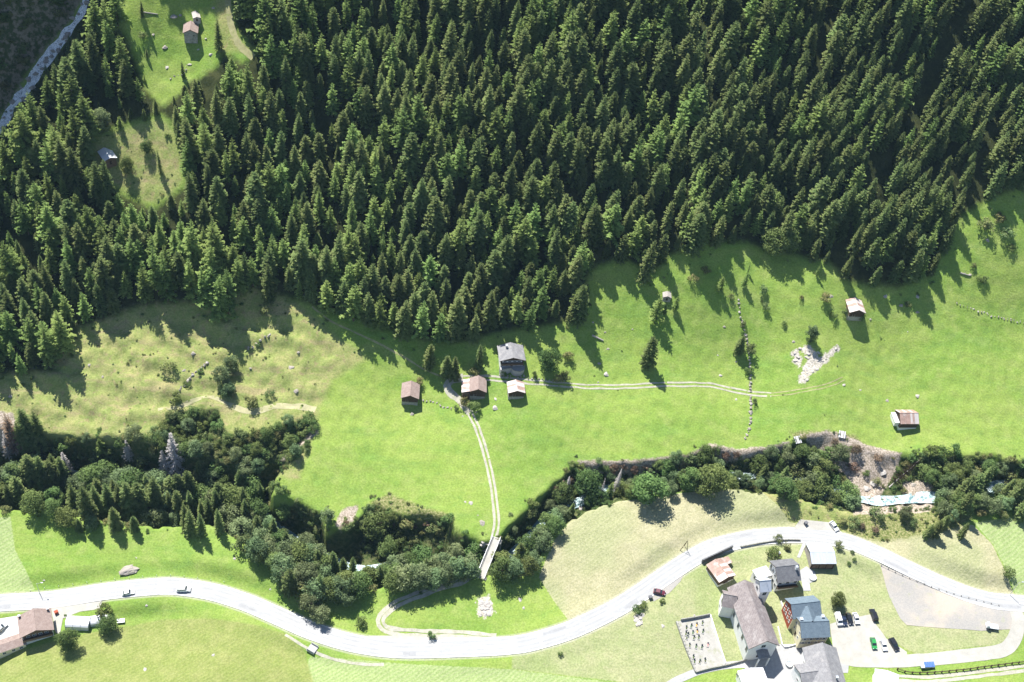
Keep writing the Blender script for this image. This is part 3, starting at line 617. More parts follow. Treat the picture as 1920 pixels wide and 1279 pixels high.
    def boards(s, side, z0, z1, mat='darkwood', n=None):     # plank cladding on a gable or wall
        ax = {'F': 1, 'B': -1}[side]; n = n or int(2 * s.w / 0.55); k = (s.hr - s.he) / (s.W / 2)
        for i in range(n):
            y0 = -s.w + 2 * s.w * i / n; y1 = y0 + 2 * s.w / n - .04; yc = max(abs(y0), abs(y1))
            top = min(z1, s.hr - k * yc - .2)
            if top - z0 < .3: continue
            m = MB(); m.box((ax * (s.l + .04 + .015 * (i % 2)), (y0 + y1) / 2, (z0 + top) / 2), (.06, y1 - y0, top - z0)); s.put(m, 'plank', M[mat])
        return s
    def beam(s, mb, name, mat, parent=None): return s.put(mb, name, M[mat], parent)

def barn(label, ridge, hr, he, W, roofm, wallm='wood', panels=0, lowm='stone', low=1.0, group='barns on the meadow', planks=True, name='barn', ov=0.45):
    h = House(name, label, 'barn', ridge, hr, he, W, group, ov=ov); h.walls(M[wallm], None, M[lowm] if lowm else None, low)
    h.roof([M[r] for r in roofm] if isinstance(roofm, (list, tuple)) else M[roofm], panels)
    if planks: h.boards('F', low, hr)
    h.door('F', -h.w * .35, 1.5, 2.0, 'greywood', 0.0)
    return h

h = barn('stone barn with pinkish brown roof in the upper clearing', [(358, 39), (356.3, 56)], 5.2, 3.6, 6.2, 'tile', 'stone', 0, None, 0, planks=False)
h.window('F', 1.3, 2.2, .6, .6, 'greywood')
h = barn('brown-roofed wooden barn standing alone left of the farm track bend', [(771, 713.8), (769, 742)], 5.0, 3.3, 7.2, 'tile', 'wood', 0, 'stone', 0.8)
h = barn('brown-roofed barn with rusty lean-to beside the track bend', [(897, 704), (897, 730)], 5.4, 3.7, 6.9, 'tile', 'wood', 0, 'stone', 0.8)
w2 = h.W / 2        # lean-to on the left (-y is the viewer's left)
side = -1
for i in range(5):
    x0 = -h.L / 2 + .3 + (h.L - .6) * i / 5; x1 = x0 + (h.L - .6) / 5 - .03
    m = MB(); m.slab([(x0, side * (w2 - .3), h.he - .05), (x1, side * (w2 - .3), h.he - .05), (x1, side * (w2 + 3.0), h.he - 1.1), (x0, side * (w2 + 3.0), h.he - 1.1)], .1)
    h.put(m, 'lean_to_panel', M['rust' if i % 2 else 'rust2'])
m = MB(); m.box((0, side * (w2 + 1.1), .3), (h.L - 1.2, 2.9, 3.6)); h.put(m, 'lean_to_wall', M['wood'])
h = barn('small barn with rust-streaked white metal roof below the chalet', [(966.9, 711.7), (970, 733)], 4.6, 3.2, 6.9, ['rust2', 'rust2', 'rust'], 'wood', 6, 'stone', 0.8)
# chalet
h = House('chalet', 'grey-roofed chalet with balcony and curved stone terrace below the forest', 'house', [(957, 642), (962.5, 671)], 6.0, 4.2, 10.6, ov=0.8)
h.walls(M['darkwood'], None, M['white'], 1.9); h.roof(M['slate']); h.chimney(-2.0, -1.8, 1.2, 'concrete')
for t in (-2.9, -1.0, 1.0, 2.9):
    h.window('F', t, 1.1, .9, 1.0, 'white', 'greywood'); h.window('F', t, 3.05, .9, .8, 'white', 'white')
h.door('F', 0, 0.9, 2.0)
m = MB(); m.box((h.l + .7, 0, 2.2), (1.4, 2 * h.w, .16)); bal = h.put(m, 'balcony', M['wood'])
m = MB(); m.box((h.l + 1.38, 0, 3.1), (.07, 2 * h.w, .12)); h.put(m, 'rail', M['wood'], bal)
for i in range(18):
    m = MB(); m.box((h.l + 1.38, -h.w + .2 + (2 * h.w - .4) * i / 17, 2.68), (.05, .25, .8)); h.put(m, 'baluster', M['wood'], bal)
for side, xx in (('P', -2), ('P', 1.5), ('M', -2), ('M', 1.5)): h.window(side, xx, 3.1, .9, .9, 'white', 'white')
m = MB(); pts = [(h.l, -h.w - .3)] + [(h.l + 1.2 + 2.2 * math.cos(a), h.w * .55 + (h.w * .6) * math.sin(a)) for a in np.linspace(-1.5, 1.57, 10)] + [(h.l, h.w + .9)]
pts = [(h.l, -h.w - .3), (h.l + 2.4, -h.w - .1)] + pts[1:]; n = len(pts)
m.add([(x, y, .35) for x, y in pts] + [(x, y, -3.0) for x, y in pts], [tuple(range(n))] + [(i, n + i, n + (i + 1) % n, (i + 1) % n) for i in range(n)]); h.put(m, 'terrace', M['concrete'])
m = MB()
for i in range(1, n - 1):
    a, c_ = Vector((*pts[i], .7)), Vector((*pts[i + 1], .7))
    m.box(((a.x + c_.x) / 2, (a.y + c_.y) / 2, .62), ((c_ - a).length + .1, .2, .5), math.atan2(c_.y - a.y, c_.x - a.x))
h.put(m, 'terrace_wall', M['stone'])
h = barn('wooden barn with white and rust roof at the forest edge', [(1602.7, 557.3), (1611, 581.5)], 5.0, 3.3, 7.0, ['rust2', 'rust2', 'rust'], 'wood', 5, 'stone', 0.8)
h = barn('barn with rusty red sheet roof on the right meadow', [(1687, 774), (1722, 774)], 5.4, 2.9, 7.6, ['rust', 'rust', 'rust2'], 'darkwood', 9, 'white', 0.3, planks=False, ov=0.3)
m = MB(); m.box((-h.l - .9, .2, 1.1), (1.8, 5.2, 2.2)); h.put(m, 'side_annex', M['white']); m = MB(); m.box((-h.l - .9, .2, 2.27), (2.2, 5.6, .12)); h.put(m, 'annex_roof', M['whitemetal'])
# small hut, white roof
h = House('hut', 'small hut with white roof in the pale clearing', 'hut', [(194, 277), (207, 296)], 3.6, 2.6, 5.6); h.walls(M['wood']); h.roof(M['whitemetal'], 4); h.door('F', 0, .9, 1.9)
h = House('stone_hut', 'little stone hut with slab roof above the larch bushes', 'hut', [(1251, 546), (1252, 556)], 2.4, 1.6, 3.6, ov=.2); h.walls(M['stone']); h.roof(M['greywood'], 2); h.door('F', 0, .8, 1.3)
h = House('shelter', 'low ruined stone shelter above the upper barn', 'hut', [(366, 20), (369, 32)], 2.0, 1.4, 3.2, ov=.15); h.walls(M['rock2']); h.roof(M['rock2'], 2); h.door('F', 0, .7, 1.2)
# beehouse-like board stacks at the gorge rim
for (u, v), lb in (((1495, 827), 'stack of pale boards leaning at the gorge rim'), ((1578, 817), 'second stack of pale boards above the landslip')):
    p = hit(u, v); o = thing('board_stack', lb, 'board stack', p, 0.3 if u < 1550 else -0.2, 'board stacks at the gorge rim')
    for i in range(6):
        m = MB(); m.slab([(-1.3 + i * .44, -1.4, .3 + .05 * (i % 2)), (-.92 + i * .44, -1.4, .3 + .05 * (i % 2)), (-.92 + i * .44, 1.4, 1.3 + .05 * (i % 2)), (-1.3 + i * .44, 1.4, 1.3 + .05 * (i % 2))], .1); m.build('board', M['greywood'] if i % 3 == 1 else M['whitemetal'], o)
    m = MB(); m.box((0, 1.1, .4), (2.6, .3, 1.4)); m.build('support', M['wood'], o)

# bottom-left house with annex
h = House('house', 'brown-roofed roadside house at the left edge', 'house', [(61.8, 1141), (67.3, 1182)], 7.6, 5.2, 11.2, ov=0.7)
h.walls(M['white'], M['wood'], M['white'], 1.0); h.roof(M['tile']); h.chimney(-h.L * .42, -h.W * .43, .9, 'darkwood', .6); h.chimney(-h.L * .42, h.W * .40, .9, 'darkwood', .6)
for t in (-3, -1, 1, 3): h.window('F', t, 1.6, 1.0, 1.1, 'white'); h.window('F', t, 4.0, 1.0, 1.0, 'white')
m = MB(); m.box((h.l + .6, 0, 2.75), (1.2, 2 * h.w, .16)); bal = h.put(m, 'balcony', M['wood']); m = MB(); m.box((h.l + 1.15, 0, 3.3), (.06, 2 * h.w, .9)); h.put(m, 'rail', M['wood'], bal)
for t in (-2.5, 0, 2.5): h.window('P', t, 1.8, .9, 1.1, 'white'); h.window('P', t, 4.2, .9, 1.0, 'white')
h2 = House('annex', '', '', [(-28, 1219), (46, 1194)], 4.2, 3.4, 5.2, root=h.o, ov=.35); h2.walls(M['cream'], M['wood']); h2.roof(M['tile'], ridge_cap=False)
for t in (-4, -1, 2, 4.5): h2.window('M', t, 1.9, 1.0, 1.0, 'white')
# white tents
def tunnel(label, a, c_, wdt, ht, grp=None):
    A_, C_ = hit(*a), hit(*c_); mid = (A_ + C_) / 2; d = C_ - A_; L = np.linalg.norm(d[:2]); o = thing('tent', label, 'tent', (mid[0], mid[1], gz(mid[0], mid[1])), math.atan2(d[1], d[0]), grp)
    n = 8; prof = [(-wdt / 2, 0.0), (-wdt / 2, ht * .55)] + [(-wdt / 2 * math.cos(t), ht * .55 + ht * .45 * math.sin(t)) for t in np.linspace(.3, math.pi - .3, 7)] + [(wdt / 2, ht * .55), (wdt / 2, 0)]
    m = MB(); k = len(prof); m.add([(x, y, z - (.3 if z == 0 else 0)) for x in (-L / 2, L / 2) for y, z in prof], [(i, i + 1, k + i + 1, k + i)[::-1] for i in range(k - 1)]); m.build('tent_cover', M['whitemetal'], o)
    for sx in (-1, 1):
        m = MB(); m.add([(sx * L / 2, y, z) for y, z in prof], [tuple(range(k))]); m.build('end_panel', M['greymetal'], o)
    for i in range(4):
        x = -L / 2 + L * i / 3; m = MB()
        for j in range(k - 1): m.tube((x, prof[j][0] * 1.01, prof[j][1] + .03), (x, prof[j + 1][0] * 1.01, prof[j + 1][1] + .03), .05, n=4)
        m.build('hoop', M['steel'], o)
    return o
tunnel('larger white tent beside the brown-roofed house', (126, 1170), (169, 1172), 4.6, 2.6); tunnel('smaller white tent half under the round tree', (170, 1167), (204, 1162), 3.6, 2.1)
p = hit(227, 1166); o = thing('garden_table', 'white garden table at the end of the white tents', 'table', p, .2); m = MB(); m.box((0, 0, .75), (2.6, 1.6, .1)); m.build('table_top', M['whitemetal'], o)
for x in (-1.1, 1.1):
    for y in (-.6, .6): m = MB(); m.box((x, y, .35), (.1, .1, .7)); m.build('leg', M['whitemetal'], o)

# rusty shed
h = House('shed', 'shed with rust-striped sheet roof beside the road wall', 'shed', [(1341, 1048.5), (1366, 1082)], 4.3, 3.0, 7.6, ov=.35); h.walls(M['wood'], None, M['white'], .6); h.roof([M['rust'], M['rust'], M['rust2']], 7); h.boards('F', .6, 4); h.door('F', 0, 2.0, 2.1)
m = MB(); m.slab([(-h.L / 2, h.W / 2 - .3, 2.9), (-h.L / 2 + 3.0, h.W / 2 - .3, 2.9), (-h.L / 2 + 3.0, h.W / 2 + 2.6, 2.4), (-h.L / 2, h.W / 2 + 2.6, 2.4)], .1); h.put(m, 'lean_to_panel', M['rust']); m = MB(); m.box((-h.L / 2 + 1.5, h.W / 2 + 1.0, .8), (2.4, 2.6, 3.1)); h.put(m, 'lean_to_wall', M['wood'])
# church
h = House('church', 'long church with grey-brown shingle roof and white walls', 'church', [(1396.5, 1087), (1439, 1202)], 11.6, 7.4, 11.4, ov=0.6)
h.walls(M['white'], M['white']); h.roof(M['churchtile']); CH = h
for i in range(4): h.window('M', -h.l + 8.5 + i * 4.6, 4.2, 1.1, 2.4, 'concrete')
for i in range(5): h.window('P', -h.l + 3.5 + i * 4.6, 4.2, 1.1, 2.4, 'concrete')
h.door('F', 0, 2.0, 3.0); h.window('F', 0, 7.2, 1.4, 1.4, 'concrete')
m = MB(); m.slab([(h.l, -2.2, 4.6), (h.l, 0, 5.6), (h.l + 3.4, 0, 5.6), (h.l + 3.4, -2.2, 4.6)], .15); m.slab([(h.l, 2.2, 4.6), (h.l, 0, 5.6), (h.l + 3.4, 0, 5.6), (h.l + 3.4, 2.2, 4.6)], .15); por = h.put(m, 'porch_roof', M['slate'])
for y in (-1.9, 1.9): m = MB(); m.box((h.l + 3.1, y, 1.6), (.4, .4, 6.0)); h.put(m, 'porch_column', M['white'], por)
h2 = House('transept', '', '', [(1383, 1118), (1357, 1113)], 9.6, 6.6, 7.0, root=h.o, ov=.4, zg=CH.zg); h2.walls(M['white']); h2.roof(M['churchtile']); h2.window('F', 0, 5.2, 1.1, 2.0, 'concrete'); h2.window('F', 0, 1.8, .9, 1.2, 'concrete')
h2 = House('sacristy', '', '', [(1404, 1112), (1420, 1114)], 7.0, 5.0, 5.2, root=h.o, ov=.3, zg=CH.zg); h2.walls(M['white']); h2.roof(M['churchtile']); h2.window('P', 0, 3.0, .9, 1.2, 'concrete')
# church tower
h = House('church_tower', 'white church tower with pale metal saddle roof', 'tower', [(1424, 1089), (1446, 1087)], 13.5, 10.6, 6.0, ov=0.35)
h.walls(M['white']); h.roof(M['greymetal'], mat2=M['greymetal'])
for sd in 'FBPM': h.window(sd, 0, 9.0, 1.2, 1.6, 'concrete'); h.window(sd, 0, 4.0, .6, 1.2, 'concrete')
m = MB(); m.tube((0, 0, 13.4), (0, 0, 15.4), .05); m.box((0, 0, 14.9), (.08, .7, .08)); h.put(m, 'cross', M['steel'])
h = House('hall', 'small white flat-roofed hall behind the church tower', 'house', [(1424, 1064), (1436, 1082)], 5.4, 5.1, 6.0, ov=.3); h.walls(M['white']); h.roof(M['whitemetal'], 0, ridge_cap=False); h.window('M', 0, 3, 1, 1.2, 'concrete'); h.door('F', 0, 1)
# grey-roofed house
h = House('house', 'white house with dark grey roof and chimney behind the church tower', 'house', [(1454, 1063), (1498.4, 1058.3)], 9.2, 6.0, 9.6, ov=0.7)
h.walls(M['white'], M['white']); h.roof(M['darkslate'], mat2=M['darkslate']); h.chimney(h.L * .34, -1.2, 1.4, 'white')
for t in (-3, -1, 1, 3): h.window('B', t, 2.0, .9, 1.3, 'concrete'); h.window('B', t, 5.0, .9, 1.3, 'concrete')
for t in (-3, 0, 3): h.window('M', t, 1.8, 1, 1.3, 'concrete'); h.window('M', t, 4.6, 1, 1.3, 'concrete')
m = MB(); m.box((0, -h.w - .7, 3.0), (2 * h.l, 1.4, .16)); bal = h.put(m, 'balcony', M['darkwood']); m = MB(); m.box((0, -h.w - 1.35, 3.5), (2 * h.l, .08, .95)); h.put(m, 'rail', M['darkwood'], bal)
# garage with metal roof
h = House('garage', 'garage with pale blue metal roof below the road bend', 'garage', [(1518.3, 1034.3), (1565, 1034.3)], 4.6, 3.3, 9.0, ov=.3); h.walls(M['darkwood'], M['greywood']); h.roof([M['greymetal']], 8)
for t in (-2.6, 0, 2.6): h.door('M', t, 2.2, 2.2, 'wood')
# blue-roofed house
h = House('house', 'yellow house with blue slate double roof and red shingle gable', 'house', [(1483, 1133), (1538, 1127)], 9.4, 6.4, 8.6, ov=0.5)
BH = h; h.walls(M['cream'], M['red']); h.roof(M['blue'], mat2=M['blue'])
for t in (-2.4, -.8, .8, 2.4): h.window('B', t, 2.2, .8, 1.2, 'white'); h.window('B', t, 5.0, .8, 1.2, 'white')
h2 = House('front_wing', '', '', [(1500, 1166), (1555, 1164)], 8.8, 5.8, 9.4, root=h.o, ov=.5, zg=BH.zg); h2.walls(M['cream']); h2.roof(M['blue'], mat2=M['blue'])
for t in (-3.5, -1.2, 1.2, 3.5): h2.window('M', t, 1.8, .9, 1.2, 'white', 'greywood'); h2.window('M', t, 4.2, .9, 1.2, 'white', 'greywood')
for t in (-2, 2): h2.window('B', t, 2.0, .8, 1.2, 'white'); h2.window('B', t, 4.8, .8, 1.2, 'white')
h2.door('B', 0, 1.0); h2.chimney(-4.6, 1.0, 1.0, 'white', .9); h2.chimney(3.8, 2.2, 1.0, 'white', .9)
h3 = House('cross_gable', '', '', [(1514, 1135), (1524, 1164)], 9.2, 6.6, 6.2, root=h.o, ov=.2, zg=BH.zg); h3.roof(M['blue'], ridge_cap=False)
# big grey roof building
h = House('farmhouse', 'big grey-roofed building at the bottom edge below the blue roof', 'house', [(1541.7, 1204.5), (1566, 1296)], 8.8, 5.2, 12.4, ov=.6); h.walls(M['white'], M['greywood']); h.roof(M['slate']); h.chimney(4, 2, 1.2)
for t in (-5, -2, 1, 4): h.window('P', t, 2.4, 1, 1.2, 'white'); h.window('M', t, 2.4, 1, 1.2, 'white')
h.window('B', -2, 3, 1, 1.2, 'white'); h.window('B', 2, 3, 1, 1.2, 'white')
h2 = House('wing', '', '', [(1500, 1262), (1545, 1256)], 7.0, 4.8, 9.0, root=h.o, ov=.4, zg=h.zg); h2.walls(M['white']); h2.roof(M['slate']); h2.window('B', 0, 2.4, 1, 1.2, 'white')
# white-roofed low buildings
h = House('house', 'low building with white metal roof at the bottom edge below the church', 'house', [(1408, 1252), (1424, 1295)], 5.2, 4.2, 9.5, ov=.4); h.walls(M['white']); h.roof(M['whitemetal'], 6)
for t in (-4, 0, 4): h.window('P', t, 2, 1, 1.2, 'concrete'); h.window('M', t, 2, 1, 1.2, 'concrete')
h = House('garage', 'white-roofed garage at the bottom edge beside the village lane', 'garage', [(1664, 1257), (1664, 1300)], 4.6, 3.8, 8.2, ov=.4); h.walls(M['white']); h.roof(M['whitemetal'], 5); h.door('B', 0, 2.4, 2.3, 'greywood')

# ------------------------------------------------------------------ bridge, walls, fences
def rock_mesh(seed, mat, flat=.65, sub=3):
    bm_ = bmesh.new(); bmesh.ops.create_icosphere(bm_, subdivisions=sub, radius=1.0); off = Vector((seed * 3.1, seed * 1.7, 0))
    for v in bm_.verts:
        d = v.co.normalized(); k = 1 + .45 * mnoise.noise(d * 1.1 + off) + .25 * mnoise.noise(d * 2.6 + off); v.co = d * k; v.co.z *= flat
        for pl_ in ((.6, .5, .62), (-.7, .3, .6), (.1, -.8, .55), (0, 0, 1)):
            n_ = Vector(pl_).normalized(); e_ = v.co.dot(n_) - (.62 + .12 * math.sin(seed + pl_[0] * 5))
            if e_ > 0: v.co -= n_ * e_ * .85
    me = bpy.data.meshes.new('rock'); bm_.to_mesh(me); bm_.free(); me.materials.append(mat); return me
RK = [rock_mesh(i, M['rock']) for i in range(4)]; RP = [rock_mesh(10 + i, M['rock2']) for i in range(4)]
def wall_run(name, label, px, ht, th, mat, cat='wall', piece=None, group=None, dz=0.0):
    """free-standing wall: each stone or panel of it is a part"""
    l = smooth_line(hits(px)[:, :2], 1.35 if piece else 1.1); mid = l[len(l) // 2]; o = thing(name, label, cat, (mid[0], mid[1], gz(*mid)), 0, group); z0 = o.location.z
    for i in range(len(l) - 1):
        a, c_ = l[i], l[i + 1]; m_ = (a + c_) / 2; d = c_ - a; L = np.linalg.norm(d)
        if L < .05: continue
        k = 1 if piece is None else rnd.uniform(.6, 1.15); z = gz(*m_) - z0
        if piece:
            for q_ in range(2):
                st_ = mkobj(piece, RK[rnd.randrange(4)] if rnd.random() < .7 else RP[rnd.randrange(4)], o); st_.location = (m_[0] - mid[0] + rnd.uniform(-.25, .25), m_[1] - mid[1] + rnd.uniform(-.6, .6), z + rnd.uniform(.05, .5) * ht); sz_ = th * rnd.uniform(.3, .72)
                st_.scale = (sz_ * rnd.uniform(.9, 1.4), sz_, ht * rnd.uniform(.4, .62)); st_.rotation_euler = (rnd.uniform(-.3, .3), rnd.uniform(-.3, .3), rnd.uniform(0, 6.28))
            continue
        m = MB(); m.box((m_[0] - mid[0] + (rnd.uniform(-.1, .1) if piece else 0), m_[1] - mid[1], z + ht * k / 2 - .25 + dz), (L * (1.02 if not piece else .94), th * k, ht * k + .5), math.atan2(d[1], d[0]), 0, 1 if not piece else .8); m.build(piece or 'wall_panel', M[mat], o)
    return o
wall_run('retaining_wall', 'dark stone retaining wall between road and rusty shed', [(1315, 1056), (1345, 1042), (1372, 1029)], 2.2, .4, 'darkslate')
wall_run('retaining_wall', 'low stone wall along the road above the church lawn', [(1388, 1027), (1430, 1019), (1470, 1014), (1500, 1014)], .9, .35, 'stone')
wall_run('stone_wall', 'rubble stone wall running down the meadow to the gorge', [(1383, 558), (1388, 590), (1397, 625), (1404, 660), (1406, 700), (1407, 740), (1408, 780), (1404, 805), (1396, 825)], .9, .9, 'rock', piece='stone')
wall_run('stone_wall', 'overgrown stone terrace wall slanting across the dry meadow', [(318, 758), (335, 735), (360, 705), (392, 678)], 1.1, .8, 'stone', piece='stone')
wall_run('stone_wall', 'short stone terrace wall under the pale knoll', [(462, 655), (485, 642), (508, 628)], 1.3, .8, 'stone', piece='stone')
wall_run('stone_wall', 'long low dark wall on the right meadow edge', [(1790, 568), (1830, 582), (1870, 595), (1935, 608)], .7, .5, 'darkslate', piece='stone')
wall_run('stone_wall', 'low stone wall between chalet and meadow track', [(935, 704), (980, 707), (1020, 712), (1062, 716)], .8, .6, 'stone', piece='stone')
wall_run('stone_wall', 'tumbled stone wall below the lone brown barn', [(790, 750), (815, 755), (835, 764), (858, 768)], .6, .6, 'stone', piece='stone')
wall_run('stone_wall', 'tumbled stone line in the upper clearing', [(318, 150), (330, 143), (345, 140), (352, 120)], .7, .6, 'rock', piece='stone')
wall_run('garden_wall', 'white garden wall beside the red shingle gable', [(1463, 1130), (1472, 1155), (1481, 1178)], 1.2, .3, 'white')
wall_run('garden_wall', 'white wall edging the flower garden', [(1458, 1176), (1464, 1200), (1470, 1214), (1500, 1207)], .7, .3, 'white')
# graveyard
gy = [(1268, 1166), (1330, 1155), (1360, 1248), (1306, 1260)]
wall_run('graveyard_wall', 'dark upper wall of the graveyard', [(1276, 1164), (1300, 1160), (1330, 1154)], 1.2, .3, 'stone', group='graveyard walls')
wall_run('graveyard_wall', 'grey stone left wall of the graveyard', [(1268, 1167), (1284, 1212), (1304, 1261)], 1.0, .6, 'stone', group='graveyard walls')
wall_run('graveyard_wall', 'white right wall of the graveyard', [(1331, 1154), (1345, 1200), (1360, 1246)], .9, .4, 'white', group='graveyard walls')
wall_run('graveyard_wall', 'lower wall of the graveyard running on to the church', [(1304, 1262), (1330, 1255), (1360, 1249), (1400, 1238)], 1.0, .35, 'stone', group='graveyard walls')
M['flower'] = plain('flowers', (0.62, 0.30, 0.06), .9, .4, 4); M['flower2'] = plain('pink_flowers', (0.6, 0.25, 0.22), .9, .4, 4)
gr = [(1287, 1177), (1296, 1174), (1306, 1172), (1317, 1168), (1286, 1188), (1290, 1190), (1299, 1186), (1307, 1184), (1318, 1184), (1288, 1195), (1301, 1196), (1310, 1195), (1293, 1210), (1305, 1212), (1316, 1213), (1327, 1209), (1300, 1232), (1302, 1240), (1312, 1240), (1322, 1238)]
for i, (u, v) in enumerate(gr):
    p = hit(u, v); row = ('top', 'upper', 'middle', 'third', 'lowest')[0 if i < 4 else 1 if i < 9 else 2 if i < 12 else 3 if i < 16 else 4]
    o = thing('gravestone', 'small dark headstone with planted border in the %s row of the graveyard' % row, 'gravestone', p, rnd.uniform(-.3, 0), 'gravestones in the walled graveyard')
    m = MB(); m.box((0, .5, .5), (.6, .16, 1.1), 0, 0, .8); m.build('headstone', M['darkslate'] if i % 3 else M['concrete'], o)
    m = MB(); m.box((0, -.3, .1), (.8, 1.5, .2)); m.build('grave_border', M['concrete'], o)
    m = MB(); m.box((0, -.3, .26), (.55, 1.1, .16), 0, 0, .7); m.build('planting', M['flower'] if i in (2, 7) else M['flower2'] if i == 15 else M['bush'], o)
# bridge
ba, bb_ = hit(903, 1077, 0, ZB), hit(928, 1015, 0, ZB); bd = bb_ - ba; bL = np.linalg.norm(bd); bm = (ba + bb_) / 2
br = thing('bridge', 'pale concrete bridge carrying the farm track over the gorge', 'bridge', bm, math.atan2(bd[1], bd[0])); tilt = (bb_[2] - ba[2])
def bz(x): return tilt * x / bL
m = MB(); L2 = bL / 2 + 1.5; m.slab([(-L2, -1.6, bz(-L2) + .15), (L2, -1.6, bz(L2) + .15), (L2, 1.6, bz(L2) + .15), (-L2, 1.6, bz(-L2) + .15)], .7); m.build('deck', M['gravel'], br)
for sy in (-1, 1):
    m = MB(); m.slab([(-L2, sy * 1.5 - .15, bz(-L2) + .45), (L2, sy * 1.5 - .15, bz(L2) + .45), (L2, sy * 1.5 + .15, bz(L2) + .45), (-L2, sy * 1.5 + .15, bz(-L2) + .45)], .35); m.build('kerb', M['concrete'], br)
    m = MB(); m.tube((-L2, sy * 1.5, bz(-L2) + 1.3), (L2, sy * 1.5, bz(L2) + 1.3), .06); m.tube((-L2, sy * 1.5, bz(-L2) + .9), (L2, sy * 1.5, bz(L2) + .9), .05); ra = m.build('rail', M['steel'], br)
    for i in range(8):
        x = -L2 + 2 * L2 * i / 7; m = MB(); m.box((x, sy * 1.5, bz(x) + .8), (.1, .1, 1.1)); m.build('post', M['steel'], br)
    m = MB(); m.box((sy * (bL / 2 + .5), 0, bz(sy * bL / 2) - 3.2), (2.0, 4.6, 6.0)); m.build('abutment', M['stone'], br)
# culvert by the road
p = hit(586, 1217); o = thing('culvert', 'small concrete culvert slab beside the main road', 'culvert', p, -0.5); m = MB(); m.box((0, 0, .25), (3.0, 3.4, .35)); m.build('slab', M['concrete'], o)
for y in (-1.4, 1.4): m = MB(); m.box((0, y, .75), (2.8, .15, .8)); m.build('parapet', M['concrete'], o)
# guardrail and wooden fence
def fence(name, label, cat, px, n, ht, r, mat, rail=True, railmat=None, rails=(0.8,), box=True):
    l = hits(px)[:, :2]; l = smooth_line(l, .8); ar = np.concatenate([[0], np.cumsum(np.linalg.norm(np.diff(l, axis=0), axis=1))]); mid = l[len(l) // 2]; z0 = gz(*mid)
    o = thing(name, label, cat, (*mid, z0)); prev = None
    for i in range(n):
        s_ = ar[-1] * i / (n - 1); q = (np.interp(s_, ar, l[:, 0]), np.interp(s_, ar, l[:, 1])); z = gz(*q) - z0; x, y = q[0] - mid[0], q[1] - mid[1]
        m = MB(); m.box((x, y, z + ht / 2 - .2), (r * 2, r * 2, ht + .4)); m.build('post', M[mat], o)
        if rail and prev is not None:
            for k in rails:
                m = MB(); m.tube((prev[0], prev[1], prev[2] + ht * k), (x, y, z + ht * k), r * .55, n=5); m.build('rail', M[railmat or mat], o)
        prev = (x, y, z)
    return o
fence('guardrail', 'roadside guardrail with dark posts above the gravel lot', 'guardrail', [(1652, 1061), (1700, 1083), (1760, 1106), (1820, 1123), (1872, 1136)], 17, .8, .11, 'greywood', True, 'steel')
fence('wooden_fence', 'dark wooden post fence beside the lower gravel track', 'fence', [(1682, 1256), (1700, 1262), (1740, 1263), (1800, 1258), (1860, 1250), (1935, 1241)], 20, 1.2, .17, 'darkwood', True, None, (.45, .85))
fence('wooden_fence', 'white post fence above the main road at left', 'fence', [(30, 1112), (100, 1102), (200, 1089), (320, 1080), (420, 1092)], 16, .8, .06, 'whitemetal', False)
p = hit(1283, 1030); o = thing('timber_tripod', 'wooden A-shaped pole tripod beside the road', 'tripod', p); 
for x, y in ((-1.6, -.6), (1.2, -1.0), (.2, 1.6)): m = MB(); m.tube((x, y, -.3), (x * .05, y * .05, 5.4), .11, .07); m.build('pole', M['darkwood'], o)
m = MB(); m.tube((-1.1, -.45, 1.6), (.85, -.7, 1.6), .06); m.build('crossbar', M['darkwood'], o)
def lamp(label, u, v, ht, arm=True):
    p = hit(u, v); o = thing('street_lamp', label, 'street lamp', p); m = MB(); m.tube((0, 0, -.3), (0, 0, ht), .12, .07, 8); m.build('pole', M['steel'], o)
    if arm: m = MB(); m.tube((0, 0, ht), (1.4, .3, ht + .25), .05); m.build('arm', M['steel'], o); m = MB(); m.box((1.7, .35, ht + .25), (.8, .3, .14)); m.build('lamp_head', M['greymetal'], o)
lamp('street lamp at the junction on the right edge', 1893, 1116, 8); lamp('slim lamp post on the upper road verge at left', 74, 1112, 6, True)
# solar trailer, hay trailer, pool, fountain, bins
p = hit(1737, 1250); o = thing('solar_trailer', 'blue-topped trailer parked by the village lane', 'trailer', p, .12)
M['bluepanel'] = plain('blue_panel', (0.10, 0.19, 0.48), .35, .15, 1.5, .5)
m = MB(); m.box((0, 0, .9), (5.0, 1.9, .5)); m.build('bed', M['whitemetal'], o)
for i in range(4): m = MB(); m.slab([(-1.3 + i * .95, -.9, 1.35), (-.42 + i * .95, -.9, 1.35), (-.42 + i * .95, .9, 1.75), (-1.3 + i * .95, .9, 1.75)], .08); m.build('panel', M['bluepanel'], o)
for x in (-1.4, 1.4):
    for y in (-.9, .9): m = MB(); m.tube((x, y - .1, .35), (x, y + .1, .35), .35, n=12); m.build('wheel', M['tyre'], o)
m = MB(); m.box((-3.0, 0, .7), (1.2, .12, .12)); m.build('drawbar', M['steel'], o)
p = hit(1858, 1177); o = thing('farm_trailer', 'white flat trailer standing on the gravel lot', 'trailer', p, -.1)
m = MB(); m.box((0, 0, 1.0), (4.4, 2.0, .3)); m.build('bed', M['whitemetal'], o); m = MB(); m.box((-1.6, 0, 1.6), (.9, 1.9, 1.0)); m.build('headboard', M['whitemetal'], o); m = MB(); m.tube((2.2, 0, .8), (3.6, 0, .6), .07); m.build('drawbar', M['steel'], o)
for y in (-1.0, 1.0):
    for x in (-.9, .1): m = MB(); m.tube((x, y - .1, .4), (x, y + .1, .4), .4, n=12); m.build('wheel', M['tyre'], o)
